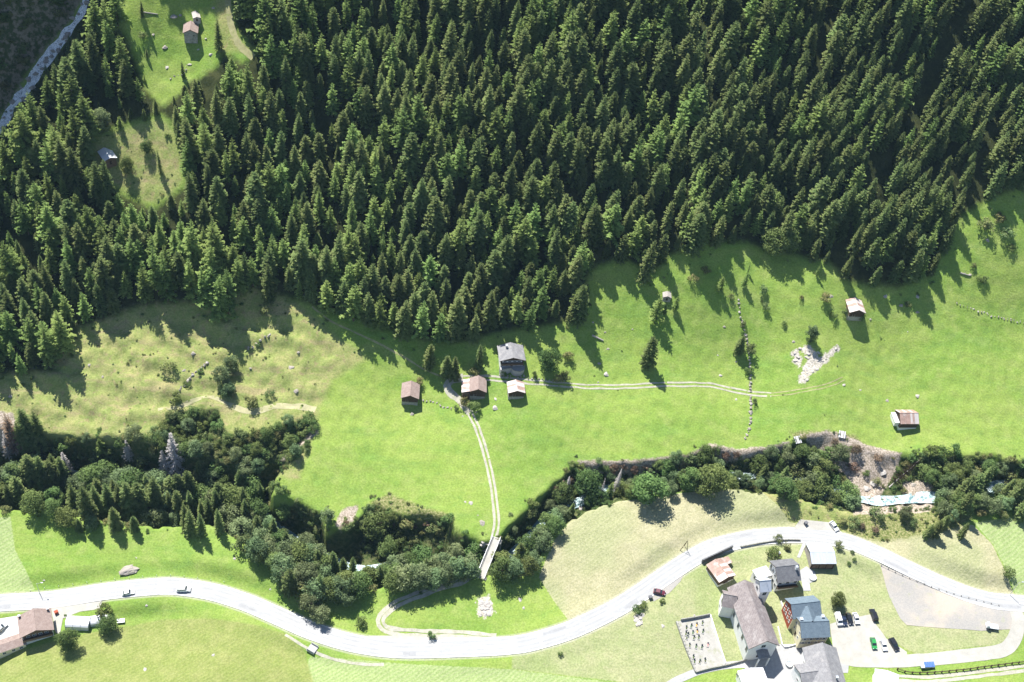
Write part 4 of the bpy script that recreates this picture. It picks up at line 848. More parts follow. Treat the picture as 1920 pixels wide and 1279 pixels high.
def basin(name, label, cat, u, v, r, ht, mat):
    p = hit(u, v); o = thing(name, label, cat, p); n = 20; m = MB(); vs = []
    for rr, zz in ((r, -.2), (r, ht), (r - .18, ht), (r - .18, ht - .2)): vs += [(rr * math.cos(2 * math.pi * i / n), rr * math.sin(2 * math.pi * i / n), zz) for i in range(n)]
    m.add(vs, [(k * n + i, k * n + (i + 1) % n, (k + 1) * n + (i + 1) % n, (k + 1) * n + i) for k in range(3) for i in range(n)]); m.build('rim', M[mat], o)
    m = MB(); m.add([((r - .17) * math.cos(2 * math.pi * i / n), (r - .17) * math.sin(2 * math.pi * i / n), ht - .18) for i in range(n)], [tuple(range(n))]); m.build('water_surface', M['whitewater'], o); return o
b = NB('pool_water'); b.bsdf((0.55, 0.68, 0.70), .1, None, .5); M['whitewater'] = b.m
basin('pool', 'round white garden pool on the terrace', 'pool', 1523, 1084, 1.4, .7, 'whitemetal'); basin('fountain', 'round stone fountain in the church courtyard', 'fountain', 1479, 1247, 1.2, .8, 'concrete')
def bin_(label, u, v, mat='darkslate'):
    p = hit(u, v); o = thing('rubbish_bin', label, 'bin', p, rnd.random()); m = MB(); m.box((0, 0, .55), (1.1, .9, 1.1), 0, 0, 1.12); m.build('body', M[mat], o); m = MB(); m.box((0, 0, 1.2), (1.35, 1.1, .14)); m.build('lid', M[mat], o)
    for x in (-.4, .4): m = MB(); m.tube((x, -.5, .08), (x, -.4, .08), .08, n=8); m.build('wheel', M['tyre'], o)
bin_('dark bin on the gravel lay-by above the road', 1510, 983); bin_('dark bin at the edge of the sandy turnout', 1219, 1122); bin_('red bin by the forecourt of the roadside house', 106, 1150, 'red')
p = hit(1456, 1041); o = thing('tractor_trailer', 'red and white cart behind the grey-roofed house', 'cart', p, .4); m = MB(); m.box((0, 0, .8), (2.6, 1.5, .6)); m.build('bed', M['red'], o); m = MB(); m.box((.6, 0, 1.3), (1.1, 1.3, .5)); m.build('load', M['whitemetal'], o)
for y in (-.8, .8): m = MB(); m.tube((0, y - .1, .4), (0, y + .1, .4), .4, n=10); m.build('wheel', M['tyre'], o)
# log near the rocks
def log(label, a, c_, r):
    A_, C_ = hit(*a), hit(*c_); o = thing('log', label, 'log', A_); m = MB(); m.tube((0, 0, r), tuple(C_ - A_ + np.array([0, 0, r])), r, r * .7, 8); m.build('trunk', M['greywood'], o); m = MB(); m.tube(tuple((C_ - A_) * .4 + np.array([0, 0, r])), tuple((C_ - A_) * .45 + np.array([.4, .5, r + .7])), r * .3, r * .1, 5); m.build('branch_stub', M['greywood'], o)
log('grey felled log on the meadow below the forest edge', (1110, 630), (1131, 640), .4); log('fallen grey log at the top of the upper clearing', (268, 24), (296, 28), .3); log('felled log right of the forest tongue', (1800, 513), (1818, 518), .35)

# ------------------------------------------------------------------ cars
def paint(name, col):
    b = NB(name); b.bsdf(col, .3, None, .5); return b.m
CARM = {'white': paint('white_paint', (.78, .78, .78)), 'black': paint('black_paint', (.015, .016, .02)), 'navy': paint('navy_paint', (.02, .03, .06)), 'green': paint('green_paint', (.03, .25, .06)), 'maroon': paint('maroon_paint', (.10, .012, .025)), 'silver': paint('silver_paint', (.45, .46, .47))}
_cc = {}
def car(label, u, v, du, dv, col, kind='car'):
    p = hit(u, v); q = hit(u + du, v + dv); d = norm2((q - p)[:2]); rz = math.atan2(d[1], d[0])
    o = thing('van' if kind == 'van' else 'car', label, 'van' if kind == 'van' else 'car', (p[0], p[1], gz(p[0], p[1]) + .09), rz)
    sl_x = (gz(p[0] + d[0] * 1.5, p[1] + d[1] * 1.5) - gz(p[0] - d[0] * 1.5, p[1] - d[1] * 1.5)) / 3; sl_y = (gz(p[0] - d[1], p[1] + d[0]) - gz(p[0] + d[1], p[1] - d[0])) / 2
    o.rotation_euler = (math.atan(sl_y), -math.atan(sl_x), rz)
    L, W, H = (4.9, 1.95, 1.95) if kind == 'van' else (4.9, 1.9, 1.85) if kind == 'suv' else (4.35, 1.78, 1.46); key = (kind, col)
    if key not in _cc:
        l, w_ = L / 2, W / 2; parts = []; belt = H * .58
        if kind == 'van': cab = [(-l * .97, belt), (-l * .95, H), (l * .42, H), (l * .72, belt)]
        elif kind == 'suv': cab = [(-l * .96, belt), (-l * .82, H), (l * .22, H), (l * .5, belt)]
        else: cab = [(-l * .88, belt), (-l * .55, H), (l * .12, H), (l * .48, belt)]
        low = [(-l, .42), (-l * .98, belt), (l * .5, belt), (l * .93, belt * .86), (l, .62), (l * .98, .3), (-l * .97, .3)]
        m = MB(); n = len(low); ins = .97
        m.add([(x, y * w_ * (1 if z < belt * .9 else ins), z) for y in (-1, 1) for x, z in low], [tuple(range(n))[::-1], tuple(range(n, 2 * n))] + [(i, (i + 1) % n, n + (i + 1) % n, n + i) for i in range(n)]); body = m
        t = .80; m2 = MB(); m2.add([(x, y * w_ * (ins if z == belt else t), z) for y in (-1, 1) for x, z in cab], [(0, 1, 2, 3), (7, 6, 5, 4), (0, 4, 5, 1), (1, 5, 6, 2), (2, 6, 7, 3)]); body.add(m2.v, [f[::-1] for f in m2.f])
        me = body.mesh('body', CARM[col]); parts.append(('body', me))
        def lerp(a, c_, k): return (a[0] + (c_[0] - a[0]) * k, a[1] + (c_[1] - a[1]) * k)
        for nm, (a, c_), sgn in (('rear_window', (cab[0], cab[1]), -1), ('windscreen', (cab[3], cab[2]), 1)):
            p0, p1 = lerp(a, c_, .12), lerp(a, c_, .9); w0, w1 = w_ * (ins - .1), w_ * (t - .05); m = MB()
            m.add([(p0[0] + sgn * .03, -w0, p0[1] + .015), (p0[0] + sgn * .03, w0, p0[1] + .015), (p1[0] + sgn * .03, w1, p1[1] + .015), (p1[0] + sgn * .03, -w1, p1[1] + .015)], [(0, 1, 2, 3) if sgn > 0 else (3, 2, 1, 0)]); parts.append((nm, m.mesh(nm, M['glass'])))
        for sy in (-1, 1):
            a = [lerp(cab[0], cab[1], .15), lerp(cab[0], cab[1], .85), lerp(cab[3], cab[2], .85), lerp(cab[3], cab[2], .15)]
            a[0] = (a[0][0] + .25, a[0][1]); a[1] = (a[1][0] + .2, a[1][1]); a[2] = (a[2][0] - .1, a[2][1]); a[3] = (a[3][0] - .15, a[3][1])
            if kind == 'van': a[0] = (l * .05, a[0][1]); a[1] = (l * .05, a[1][1])
            m = MB(); m.add([(x, sy * (w_ * (ins + (t - ins) * (z - belt) / (H - belt)) + .015), z) for x, z in a], [(0, 1, 2, 3)]); parts.append(('side_window', m.mesh('side_window', M['glass'])))
            m = MB(); m.box((l * .97, sy * w_ * .7, .66), (.1, .4, .18)); parts.append(('headlight', m.mesh('headlight', M['head'])))
            m = MB(); m.box((-l * .98, sy * w_ * .75, .75), (.08, .3, .22)); parts.append(('tail_light', m.mesh('tail_light', M['tail'])))
            for sx in (-.6, .62):
                m = MB(); m.tube((sx * l, sy * (w_ - .2), .33), (sx * l, sy * (w_ + .02), .33), .33, n=14); parts.append(('wheel', m.mesh('wheel', M['tyre'])))
        _cc[key] = parts
    for nm, me in _cc[key]:
        c_ = mkobj(nm, me, o)
        if nm == 'wheel':
            k_ = ('rim', kind, me.name)
            if k_ not in _cc:
                bb = np.array([v_.co for v_ in me.vertices]); cc = bb.mean(0); m = MB(); s_ = 1 if cc[1] > 0 else -1; m.tube((cc[0], cc[1] + s_ * .1, .33), (cc[0], cc[1] + s_ * .13, .33), .2, n=10); _cc[k_] = m.mesh('rim', M['steel'])
            mkobj('rim', _cc[k_], c_)
    return o
car('white car driving on the main road above the tents', 241, 1113, 20, -3, 'white'); car('white pickup-like car on the crest of the road bend', 345, 1107, 20, 0, 'white', 'suv')
car('silver car parked on the white forecourt at the left edge', 4, 1178, 10, -9, 'silver')
car('white van first in the row of four beside the blue roof', 1571, 1163, 3, 10, 'white', 'van'); car('black car second in the row of four parked cars', 1581, 1164, 4, 12, 'navy'); car('black car third in the row of four parked cars', 1592, 1162, 4, 12, 'black'); car('white car last in the row of four parked cars', 1604, 1161, 4, 12, 'white')
car('black car parked alone at the upper corner of the car park', 1637, 1155, -4, -11, 'black', 'suv'); car('bright green car in the lower car park row', 1637, 1208, 3, 12, 'green'); car('white car between the green and the black car', 1656, 1211, 4, 13, 'white'); car('black car at the right end of the lower car park row', 1675, 1210, 6, 10, 'black', 'suv')
car('dark red car parked on the sandy turnout', 1236, 1112, 14, 3, 'maroon'); car('white car parked on the gravel lay-by above the road', 1563, 988, 7, 9, 'white')


# ------------------------------------------------------------------ tree meshes (shared by all copies)
class TM:
    def __init__(s): s.v = []; s.f = []; s.a = []
    def add(s, vs, fs, ages):
        o = len(s.v); s.v += vs; s.f += [tuple(i + o for i in q) for q in fs]; s.a += ages
    def mesh(s, name, mat):
        me = bpy.data.meshes.new(name); me.from_pydata(s.v, [], s.f); me.materials.append(mat)
        at = me.attributes.new('age', 'FLOAT', 'POINT'); at.data.foreach_set('value', np.array(s.a, np.float32)); me.update(); return me
def frond(t, r, p0, az, l, rise, droop, width, nseg=3, twig=True, lo=0.0):
    ca, sa = math.cos(az), math.sin(az); pts = []; vs = []; ag = []
    for i in range(nseg + 1):
        q = 0.08 + 0.92 * i / nseg; x = l * q; z = l * (rise * q - droop * q * q)
        wd = width * l * (0.35 + 0.9 * q) * (1.0 - q) ** 0.5 * r.uniform(.75, 1.25) if i < nseg else 0.02
        hang = wd * r.uniform(.25, .6)
        for sd in (-1, 0, 1):
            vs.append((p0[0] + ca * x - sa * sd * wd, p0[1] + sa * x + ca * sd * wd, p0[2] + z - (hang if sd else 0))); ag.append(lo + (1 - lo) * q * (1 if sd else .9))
    fs = []
    for i in range(nseg):
        k = i * 3; fs += [(k, k + 1, k + 4, k + 3), (k + 1, k + 2, k + 5, k + 4)]
    if twig:
        for i in range(1, nseg + 1):
            for sd in (0, 2):
                a = vs[i * 3 + 1]; b_ = vs[(i - 1) * 3 + sd]; fw = r.uniform(.12, .26) * l; sg_ = -1 if sd == 0 else 1
                tip = (b_[0] + ca * fw * .7 - sa * sg_ * fw * .7, b_[1] + sa * fw * .7 + ca * sg_ * fw * .7, b_[2] - fw * r.uniform(.0, .5))
                n0 = len(vs); vs += [tip]; ag.append(1.0); fs.append((i * 3 + 1, (i - 1) * 3 + sd, n0))
    t.add(vs, fs, ag)
def conifer_crown(seed, H=20.0, RR=3.6, kind='spruce'):
    r = random.Random(seed); t = TM(); z = H * (.06 if kind == 'spruce' else .12); az = r.uniform(0, 6)
    asym = [r.uniform(.78, 1.15) for _ in range(6)]; ex = r.uniform(.50, .72) if kind == 'spruce' else r.uniform(.52, .8)
    while z < H * .985:
        q = z / H; pr_ = (1 - q) ** ex * (1 - .35 * math.exp(-q * 9))
        n = r.randint(8, 9) if q < .75 else r.randint(6, 7)
        if kind == 'larch': n -= 1
        for k in range(n):
            az += 6.283 / n + r.uniform(-.3, .3); l = max(.3, RR * pr_ * r.uniform(.66, 1.15) * asym[int((az % 6.283) / 6.283 * 6) % 6])
            if kind == 'spruce': frond(t, r, (0, 0, z + r.uniform(-.3, .3)), az, l, .06 + .55 * q, .42 - .22 * q, .135, 5, True)
            else:
                if r.random() < .12: continue
                frond(t, r, (0, 0, z + r.uniform(-.5, .5)), az, l * r.uniform(.75, 1.2), .25 + .4 * q, .36 - .1 * q, .12, 5, True)
        az += r.uniform(0, 1); z += (H * .040 * (1.15 - .55 * q)) * r.uniform(.8, 1.2)
    t.add([(0.09, 0, H * .95), (-.05, .08, H * .95), (-.05, -.08, H * .95), (0, 0, H * 1.01)], [(0, 1, 3), (1, 2, 3), (2, 0, 3)], [1, 1, 1, 1])
    return t
def trunk_mb(H, r0, seed, lean=0.01, n=7, top=.93, limbs=0):
    r = random.Random(seed); m = MB(); p = Vector((0, 0, -.8)); segs = 5
    for i in range(segs):
        z1 = H * top * (i + 1) / segs; q = Vector((r.uniform(-1, 1) * lean * z1, r.uniform(-1, 1) * lean * z1, z1))
        m.tube(p, q, r0 * (1 - .9 * i / segs), r0 * (1 - .9 * (i + 1) / segs), n, cap=(i == segs - 1)); p = q
    for i in range(limbs):
        a = 6.283 * i / limbs + r.uniform(-.4, .4); z = H * r.uniform(.3, .5); l = H * r.uniform(.25, .38)
        m.tube((0, 0, z), (math.cos(a) * l * .6, math.sin(a) * l * .6, z + l * .6), r0 * .45, r0 * .15, 5, cap=False)
    return m
def broad_crown(seed, H=10.0, RW=3.6, z0=.18, n_cl=26, leaves=64, size=.5):
    r = random.Random(seed); t = TM(); cl = []
    for i in range(n_cl):
        for _ in range(20):
            x, y, z = r.uniform(-1, 1), r.uniform(-1, 1), r.uniform(-1, 1); d = x * x + y * y + z * z
            if .22 < d < 1: break
        zc = H * (z0 + (1 - z0) * .5) + z * H * (1 - z0) * .44; sh = 1.0 - .25 * max(0, z)
        cl.append((x * RW * .8 * sh, y * RW * .8 * sh, zc, r.uniform(.26, .44) * RW))
    for cx, cy, cz, cr in cl:
        for k in range(leaves):
            u_, v_ = r.uniform(-1, 1), r.uniform(0, 6.283); q = math.sqrt(1 - u_ * u_); rr = cr * r.uniform(.6, 1.05)
            nx, ny, nz = q * math.cos(v_), q * math.sin(v_), u_; p = Vector((cx + nx * rr, cy + ny * rr, cz + nz * rr * .8))
            nn = Vector((nx + r.uniform(-1, 1), ny + r.uniform(-1, 1), nz + .5 + r.uniform(-1, 1))).normalized(); a = nn.orthogonal().normalized(); b_ = nn.cross(a); th = r.uniform(0, 6.28)
            a, b_ = a * math.cos(th) + b_ * math.sin(th), b_ * math.cos(th) - a * math.sin(th); sz = size * r.uniform(.6, 1.2)
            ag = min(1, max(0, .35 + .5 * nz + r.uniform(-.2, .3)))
            t.add([tuple(p - a * sz * .5), tuple(p + b_ * sz * .38), tuple(p + a * sz * .55), tuple(p - b_ * sz * .38)], [(0, 1, 2, 3)], [ag] * 4)
    return t
def dead_mesh(seed, H=20.0, RR=2.8):
    r = random.Random(seed); m = MB(); z = H * .15; az = 0
    while z < H * .97:
        q = z / H
        for k in range(7):
            az += 6.283 / 7 + r.uniform(-.3, .3); l = max(.3, RR * (1 - q) ** .8 * r.uniform(.5, 1.15)); e = Vector((math.cos(az) * l, math.sin(az) * l, z - l * r.uniform(.0, .35)))
            m.tube((0, 0, z), e, .09, .04, 3, cap=False); mid_ = e * .6 + Vector((0, 0, z)) * .4
            for sd in (-1, 1):
                for kk in (.45, .7, .9): 
                    o_ = Vector((0, 0, z)).lerp(e, kk); m.tube(o_, o_ + Vector((math.cos(az + sd * .9) * l * .28, math.sin(az + sd * .9) * l * .28, -.1 * l)), .06, .025, 3, cap=False)
        z += H * .038 * r.uniform(.8, 1.2)
    return m
TREES = {}
def reg(kind, H, crowns, trunks, crown_name='crown'): TREES[kind] = dict(H=H, crowns=crowns, trunks=trunks, cn=crown_name)
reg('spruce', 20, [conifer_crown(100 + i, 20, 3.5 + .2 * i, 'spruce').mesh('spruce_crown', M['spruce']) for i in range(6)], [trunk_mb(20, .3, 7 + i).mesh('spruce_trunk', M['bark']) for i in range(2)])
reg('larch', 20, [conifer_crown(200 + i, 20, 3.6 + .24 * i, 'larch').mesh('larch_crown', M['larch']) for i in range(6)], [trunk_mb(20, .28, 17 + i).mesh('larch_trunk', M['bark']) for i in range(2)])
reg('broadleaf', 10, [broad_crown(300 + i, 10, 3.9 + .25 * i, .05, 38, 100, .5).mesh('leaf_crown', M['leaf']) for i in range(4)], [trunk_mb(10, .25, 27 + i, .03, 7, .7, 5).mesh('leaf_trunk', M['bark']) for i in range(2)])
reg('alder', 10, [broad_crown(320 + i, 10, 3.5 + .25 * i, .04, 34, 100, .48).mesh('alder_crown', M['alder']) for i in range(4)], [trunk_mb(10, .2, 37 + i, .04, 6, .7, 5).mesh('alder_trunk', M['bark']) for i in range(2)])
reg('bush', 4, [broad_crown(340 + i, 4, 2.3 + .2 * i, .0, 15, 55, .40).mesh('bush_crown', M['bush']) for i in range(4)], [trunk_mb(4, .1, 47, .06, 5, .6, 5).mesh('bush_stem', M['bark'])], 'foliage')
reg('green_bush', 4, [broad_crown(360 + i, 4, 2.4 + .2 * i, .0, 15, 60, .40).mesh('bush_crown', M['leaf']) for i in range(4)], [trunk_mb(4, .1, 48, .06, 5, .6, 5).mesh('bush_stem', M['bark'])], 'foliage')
reg('brown_bush', 4, [broad_crown(380 + i, 4, 2.6 + .2 * i, .0, 14, 50, .42).mesh('bush_crown', M['brownleaf']) for i in range(3)], [trunk_mb(4, .1, 49, .06, 5, .6, 6).mesh('bush_stem', M['deadbark'])], 'foliage')
reg('dead', 20, [dead_mesh(400 + i).mesh('dead_branches', M['deadbark']) for i in range(2)], [trunk_mb(20, .3, 57, .012, 7, .98).mesh('dead_trunk', M['deadbark'])], 'branches')
reg('brown', 20, [conifer_crown(500, 20, 2.9, 'larch').mesh('brown_crown', M['brownleaf'])], [trunk_mb(20, .3, 58).mesh('brown_trunk', M['deadbark'])])
NM = {'spruce': ('spruce_tree', 'spruce'), 'larch': ('larch_tree', 'larch'), 'broadleaf': ('broadleaf_tree', 'tree'), 'alder': ('alder_tree', 'alder'), 'bush': ('bush', 'bush'), 'green_bush': ('bush', 'bush'), 'brown_bush': ('withered_bush', 'bush'), 'dead': ('dead_tree', 'dead tree'), 'brown': ('withered_tree', 'dead tree')}
def plant(kind, x, y, h, label, group=None, wide=1.0, tilt=0.02, rz=None, seed=None, z=None):
    T = TREES[kind]; k = h / T['H']; nm, cat = NM[kind]
    o = thing(nm, label, cat, (x, y, gz(x, y) if z is None else z), 0, group); o.scale = (k * wide, k * wide, k)
    o.rotation_euler = (rnd.gauss(0, tilt), rnd.gauss(0, tilt), rnd.uniform(0, 6.283) if rz is None else rz)
    i = rnd.randrange(100)
    mkobj('trunk', T['trunks'][i % len(T['trunks'])], o); mkobj(T['cn'], T['crowns'][i % len(T['crowns'])], o); return o
OCC = []       # footprints of planted trees: x, y, radius
def tree_px(kind, u, v, h, label, wide=1.0, group=None, tilt=0.02):
    p = hit(u, v); OCC.append((p[0], p[1], h * .12)); return plant(kind, p[0], p[1], h, label, group, wide, tilt)

# ------------------------------------------------------------------ trees that stand apart
for a in [
 ('spruce', 1082, 606, 22, 'tall spruce standing out from the forest edge right of the chalet', 1.15), ('spruce', 1069, 602, 15, 'shorter spruce beside the tall one at the forest edge', 1.1),
 ('spruce', 1211, 684, 17, 'lone dark spruce in the middle of the right meadow', 1.35), ('larch', 1227, 606, 15, 'lone larch on the meadow below the little stone hut', 1.3), ('larch', 1264, 582, 9, 'small larch right of the little stone hut', 1.4),
 ('spruce', 1206, 530, 23, 'pale spruce at the tip of the forest tongue', 1.1), ('broadleaf', 1028, 692, 12, 'round broadleaf tree right of the chalet', .95), ('bush', 1064, 676, 4.6, 'pale yellowish bush between chalet tree and log', .9),
 ('spruce', 897, 690, 13, 'small spruce left of the chalet', 1.2), ('spruce', 835, 708, 13, 'left one of two round spruces above the track bend', 1.6), ('spruce', 851, 711, 13, 'right one of two round spruces above the track bend', 1.6), ('spruce', 804, 690, 14, 'round-topped spruce above the lone brown barn', 1.5),
 ('larch', 413, 600, 25, 'bright green larch jutting from the forest above the dry meadow', 1.2), ('larch', 428, 590, 26, 'taller larch beside the bright green one', 1.1), ('spruce', 461, 542, 20, 'dark pointed spruce in the gap of the lower forest edge', 1.1), ('spruce', 506, 566, 21, 'dark spruce at the point of the lower forest edge', 1.15),
 ('alder', 428, 742, 8, 'lowest grey-green alder of the clump on the dry meadow', 1.1), ('alder', 417, 718, 9, 'middle grey-green alder of the clump on the dry meadow', 1.1), ('alder', 433, 696, 9, 'upper grey-green alder of the clump on the dry meadow', 1.0),
 ('bush', 500, 592, 4.5, 'round bush on the pale knoll below the dark spruces', 1.0), ('bush', 316, 690, 4, 'sprawling bush on the dry meadow left of the terrace wall', 1.3), ('green_bush', 331, 752, 5, 'bush at the lower end of the terrace wall', 1.0), ('bush', 470, 762, 5, 'bush on the footpath above the meadow lobe', 1.1), ('bush', 506, 741, 4, 'small tall bush above the footpath', .8),
 ('green_bush', 350, 725, 2.6, 'low shrub halfway along the terrace wall', 1.0), ('green_bush', 375, 700, 2.6, 'low shrub near the upper end of the terrace wall', 1.0), ('green_bush', 485, 648, 2.0, 'low shrub on the short terrace wall', 1.3),
 ('broadleaf', 240, 326, 9, 'open small broadleaf tree in the middle of the pale clearing', .8), ('broadleaf', 276, 286, 7, 'leafy tree at the upper edge of the pale clearing', .9), ('spruce', 302, 326, 13, 'slim spruce at the right side of the pale clearing', .8), ('spruce', 203, 380, 22, 'tall dark spruce in front of the white-roofed hut', 1.1), ('alder', 192, 245, 12, 'silvery tree between the two clearings', 1.0),
 ('spruce', 411, 96, 16, 'dark spruce right of the upper stone barn', 1.1), ('spruce', 267, 33, 8, 'small spruce at the top of the upper clearing', 1.0), ('spruce', 276, 109, 4.5, 'tiny spruce in the middle of the upper clearing', 1.2), ('spruce', 344, 146, 8, 'small spruce at the lower tip of the upper clearing', 1.1), ('bush', 268, 72, 3, 'low bush at the left side of the upper clearing', 1.2),
 ('alder', 1517, 641, 9, 'blue-green bushy tree left of the outcrop barn', .9), ('spruce', 1384, 662, 10, 'broad round dark conifer on the rubble wall', 1.9), ('bush', 1406, 665, 6, 'tall bush leaning on the rubble wall beside the conifer', .8), ('green_bush', 1404, 700, 4, 'bush on the rubble wall above the track', .9), ('bush', 1412, 757, 3.2, 'bush on the rubble wall below the track', .8), ('bush', 1390, 612, 3, 'bush on the upper part of the rubble wall', .9),
 ('larch', 1348, 547, 9, 'pale larch at the left of two on the upper meadow', 1.3), ('larch', 1394, 537, 8, 'pale larch at the right of two on the upper meadow', 1.3), ('bush', 1428, 550, 4, 'upper bush right of the rubble wall top', 1.0), ('bush', 1435, 580, 3.4, 'lower bush right of the rubble wall top', 1.0),
 ('larch', 1402, 512, 6, 'slim young larch at the forest foot above the rubble wall', .9), ('bush', 1300, 525, 3, 'low bush in the forest shadow left of the pale larches', 1.2), ('bush', 1322, 512, 3.4, 'second low bush in the forest shadow', 1.1), ('bush', 1370, 560, 2.4, 'small bush between the two pale larches', 1.1), ('larch', 1245, 590, 6, 'sapling larch between lone larch and stone hut', 1.2), ('bush', 1500, 560, 2, 'small bush on the upper right meadow', 1.2), ('green_bush', 1470, 610, 2, 'dark tuft right of the rubble wall', 1.2), ('bush', 1870, 415, 4, 'bush at the far right forest foot', 1.3), ('bush', 1845, 430, 5, 'pale bush at the corner of the right forest', 1.3), ('green_bush', 1895, 470, 3, 'dark bush below the far right boulder', 1.2), ('bush', 1700, 575, 2.4, 'bush among the rocks at the shadow edge', 1.2),
 ('larch', 1530, 518, 7, 'young bright larch in the forest shadow', 1.0), ('bush', 1548, 565, 4, 'bush left of the forest-edge barn', 1.2), ('green_bush', 1612, 597, 3.6, 'bush right of the forest-edge barn', 1.1), ('green_bush', 1560, 595, 2.6, 'dark low bush left below the forest-edge barn', 1.1), ('bush', 1585, 590, 3, 'pale bush at the corner of the forest-edge barn', 1.0),
 ('bush', 1885, 445, 4.5, 'bush on the far right slope below the forest', 1.3), ('bush', 1823, 502, 2.6, 'small bush on the right meadow edge', 1.0), ('green_bush', 1842, 528, 3, 'flat bush above the long dark wall', 1.5), ('broadleaf', 1447, 475, 14, 'pale broadleaf tree at the forest foot', 1.0), ('broadleaf', 1478, 470, 12, 'second pale broadleaf tree at the forest foot', 1.0),
 ('broadleaf', 131, 1210, 10, 'round tree below the roadside house', .95), ('green_bush', 193, 1153, 5, 'dark bush between road and white tents', 1.1), ('broadleaf', 204, 1182, 7, 'dark round tree over the smaller white tent', 1.2), ('broadleaf', 1568, 1136, 8, 'round dark tree on the lawn beside the blue roof', .85), ('green_bush', 1888, 1078, 4, 'single bush on the far right field', 1.0),
 ('bush', 1458, 1014, 3.2, 'round bush on the road wall above the church lawn', 1.0), ('bush', 1476, 1028, 3.2, 'bush on the church lawn near the garden path', 1.0), ('green_bush', 1447, 1042, 5, 'dark bush beside the red cart', 1.1), ('bush', 1572, 1027, 3.4, 'bush right of the blue metal roof', 1.0), ('green_bush', 1597, 1037, 1.6, 'tiny bush by the guardrail start', 1.0), ('green_bush', 1591, 1058, 1.5, 'left tiny shrub on the lawn', 1.0), ('green_bush', 1601, 1051, 1.5, 'right tiny shrub on the lawn', 1.0),
 ('green_bush', 809, 1196, 3, 'dark bush between road and looping track', 1.0), ('alder', 602, 1162, 7, 'wide willow overhanging the main road', 1.3), ('green_bush', 678, 1172, 4, 'round bush on the green below the gorge trees', 1.0), ('green_bush', 1051, 1228, 1.8, 'tiny bush below the main road bend', 1.0),
 ('green_bush', 1205, 1138, 2.6, 'dark bush on the bank left of the sandy turnout', 1.3), ('green_bush', 1240, 1130, 2.2, 'dark bush beside the dark red car', 1.0), ('green_bush', 1192, 1146, 2.4, 'lowest dark bush on the roadside bank', 1.3),
 ('bush', 870, 760, 4, 'bush beside the track below the lean-to barn', 1.0), ('green_bush', 889, 768, 5, 'grey-green bush at the track below the lean-to barn', 1.0), ('bush', 788, 720, 3.4, 'bush at the right corner of the lone brown barn', 1.0), ('green_bush', 855, 768, 2.2, 'low shrub at the end of the tumbled wall', 1.0),
 ('green_bush', 943, 704, 3, 'bush at the terrace of the chalet', .9), ('green_bush', 1002, 708, 3.2, 'bush on the low wall right of the chalet', .8), ('bush', 1045, 715, 4, 'left of two bushes on the low wall end', 1.0), ('bush', 1060, 712, 4.4, 'right of two bushes on the low wall end', 1.0), ('bush', 890, 700, 3, 'bush behind the lean-to barn', 1.4)]:
    tree_px(a[0], a[1], a[2], a[3], a[4], a[5] * (.8 if a[0] in ('spruce', 'larch') else 1))

# ------------------------------------------------------------------ gorge trees
def ordn(i):
    return ['first', 'second', 'third', 'fourth', 'fifth', 'sixth', 'seventh', 'eighth', 'ninth', 'tenth', 'eleventh', 'twelfth', 'thirteenth', 'fourteenth', 'fifteenth', 'sixteenth', 'seventeenth', 'eighteenth', 'nineteenth', 'twentieth'][i] if i < 20 else '%dth' % (i + 1)
DESC = {'spruce': 'dark spruce', 'larch': 'light green larch', 'broadleaf': 'green broadleaf tree', 'alder': 'grey-green alder', 'bush': 'brownish green bush', 'green_bush': 'dark green bush', 'brown_bush': 'withered brown bush', 'dead': 'bleached dead spruce', 'brown': 'withered brown conifer'}
def stretch(items, where, group):
    """items: (kind, u, v, h, wide); labels count from the left within the stretch"""
    cnt = {}; tot = {}
    for it in items: tot[it[0]] = tot.get(it[0], 0) + 1
    for it in sorted(items, key=lambda q: q[1]):
        k = it[0]; i = cnt.get(k, 0); cnt[k] = i + 1
        lb = '%s %s' % (DESC[k], where) if tot[k] == 1 else '%s %s from the left %s' % (ordn(i), DESC[k], where)
        tree_px(k, it[1], it[2], it[3], lb, it[4] * (.98 if k in ('spruce', 'larch') else 1), group)
def fill(poly, sp, kinds, hr_, wide=(.9, 1.2), dz=0.0):
    w_ = hits(poly)[:, :2]; mn, mx = w_.min(0), w_.max(0); out = []; tries = 0; loc = []
    cxy = rng.uniform(mn, mx, (1100, 2)); SF = sdf(w_, cxy[:, 0], cxy[:, 1])
    while tries < 1100:
        x, y = cxy[tries]; tries += 1
        if SF[tries - 1] < 0: continue
        if samp(dr, x, y) < 2.6: continue
        if any((x - a) ** 2 + (y - b_) ** 2 < sp * sp for a, b_ in loc) or any((x - a) ** 2 + (y - b_) ** 2 < (sp * .6) ** 2 for a, b_, c_ in OCC): continue
        loc.append((x, y)); k = rnd.choices([q[0] for q in kinds], [q[1] for q in kinds])[0]; u, v, _ = proj((x, y, gz(x, y)))
        f_ = {'spruce': 1.35, 'larch': 1.3, 'bush': .6, 'green_bush': .65, 'dead': 1.5}.get(k, 1.0)
        out.append((k, u, v, rnd.uniform(*hr_) * f_, rnd.uniform(*wide)))
    return out
stretch([('spruce', 145, 968, 21, 1.15), ('spruce', 168, 972, 20, 1.1), ('spruce', 186, 970, 20, 1.1), ('spruce', 208, 968, 21, 1.1), ('spruce', 228, 968, 20, 1.1), ('spruce', 245, 970, 22, 1.15), ('spruce', 265, 965, 20, 1.1), ('spruce', 292, 957, 21, 1.2), ('spruce', 150, 996, 8, 1.3), ('spruce', 216, 990, 13, 1.3), ('spruce', 253, 995, 9, 1.2),
         ('broadleaf', 128, 986, 10, 1.0), ('alder', 177, 992, 8, .9), ('alder', 286, 986, 10, 1.1), ('alder', 304, 985, 9, 1.0), ('alder', 330, 985, 8, 1.0)], 'in the row above the lower left meadow', 'trees along the south rim of the gorge')
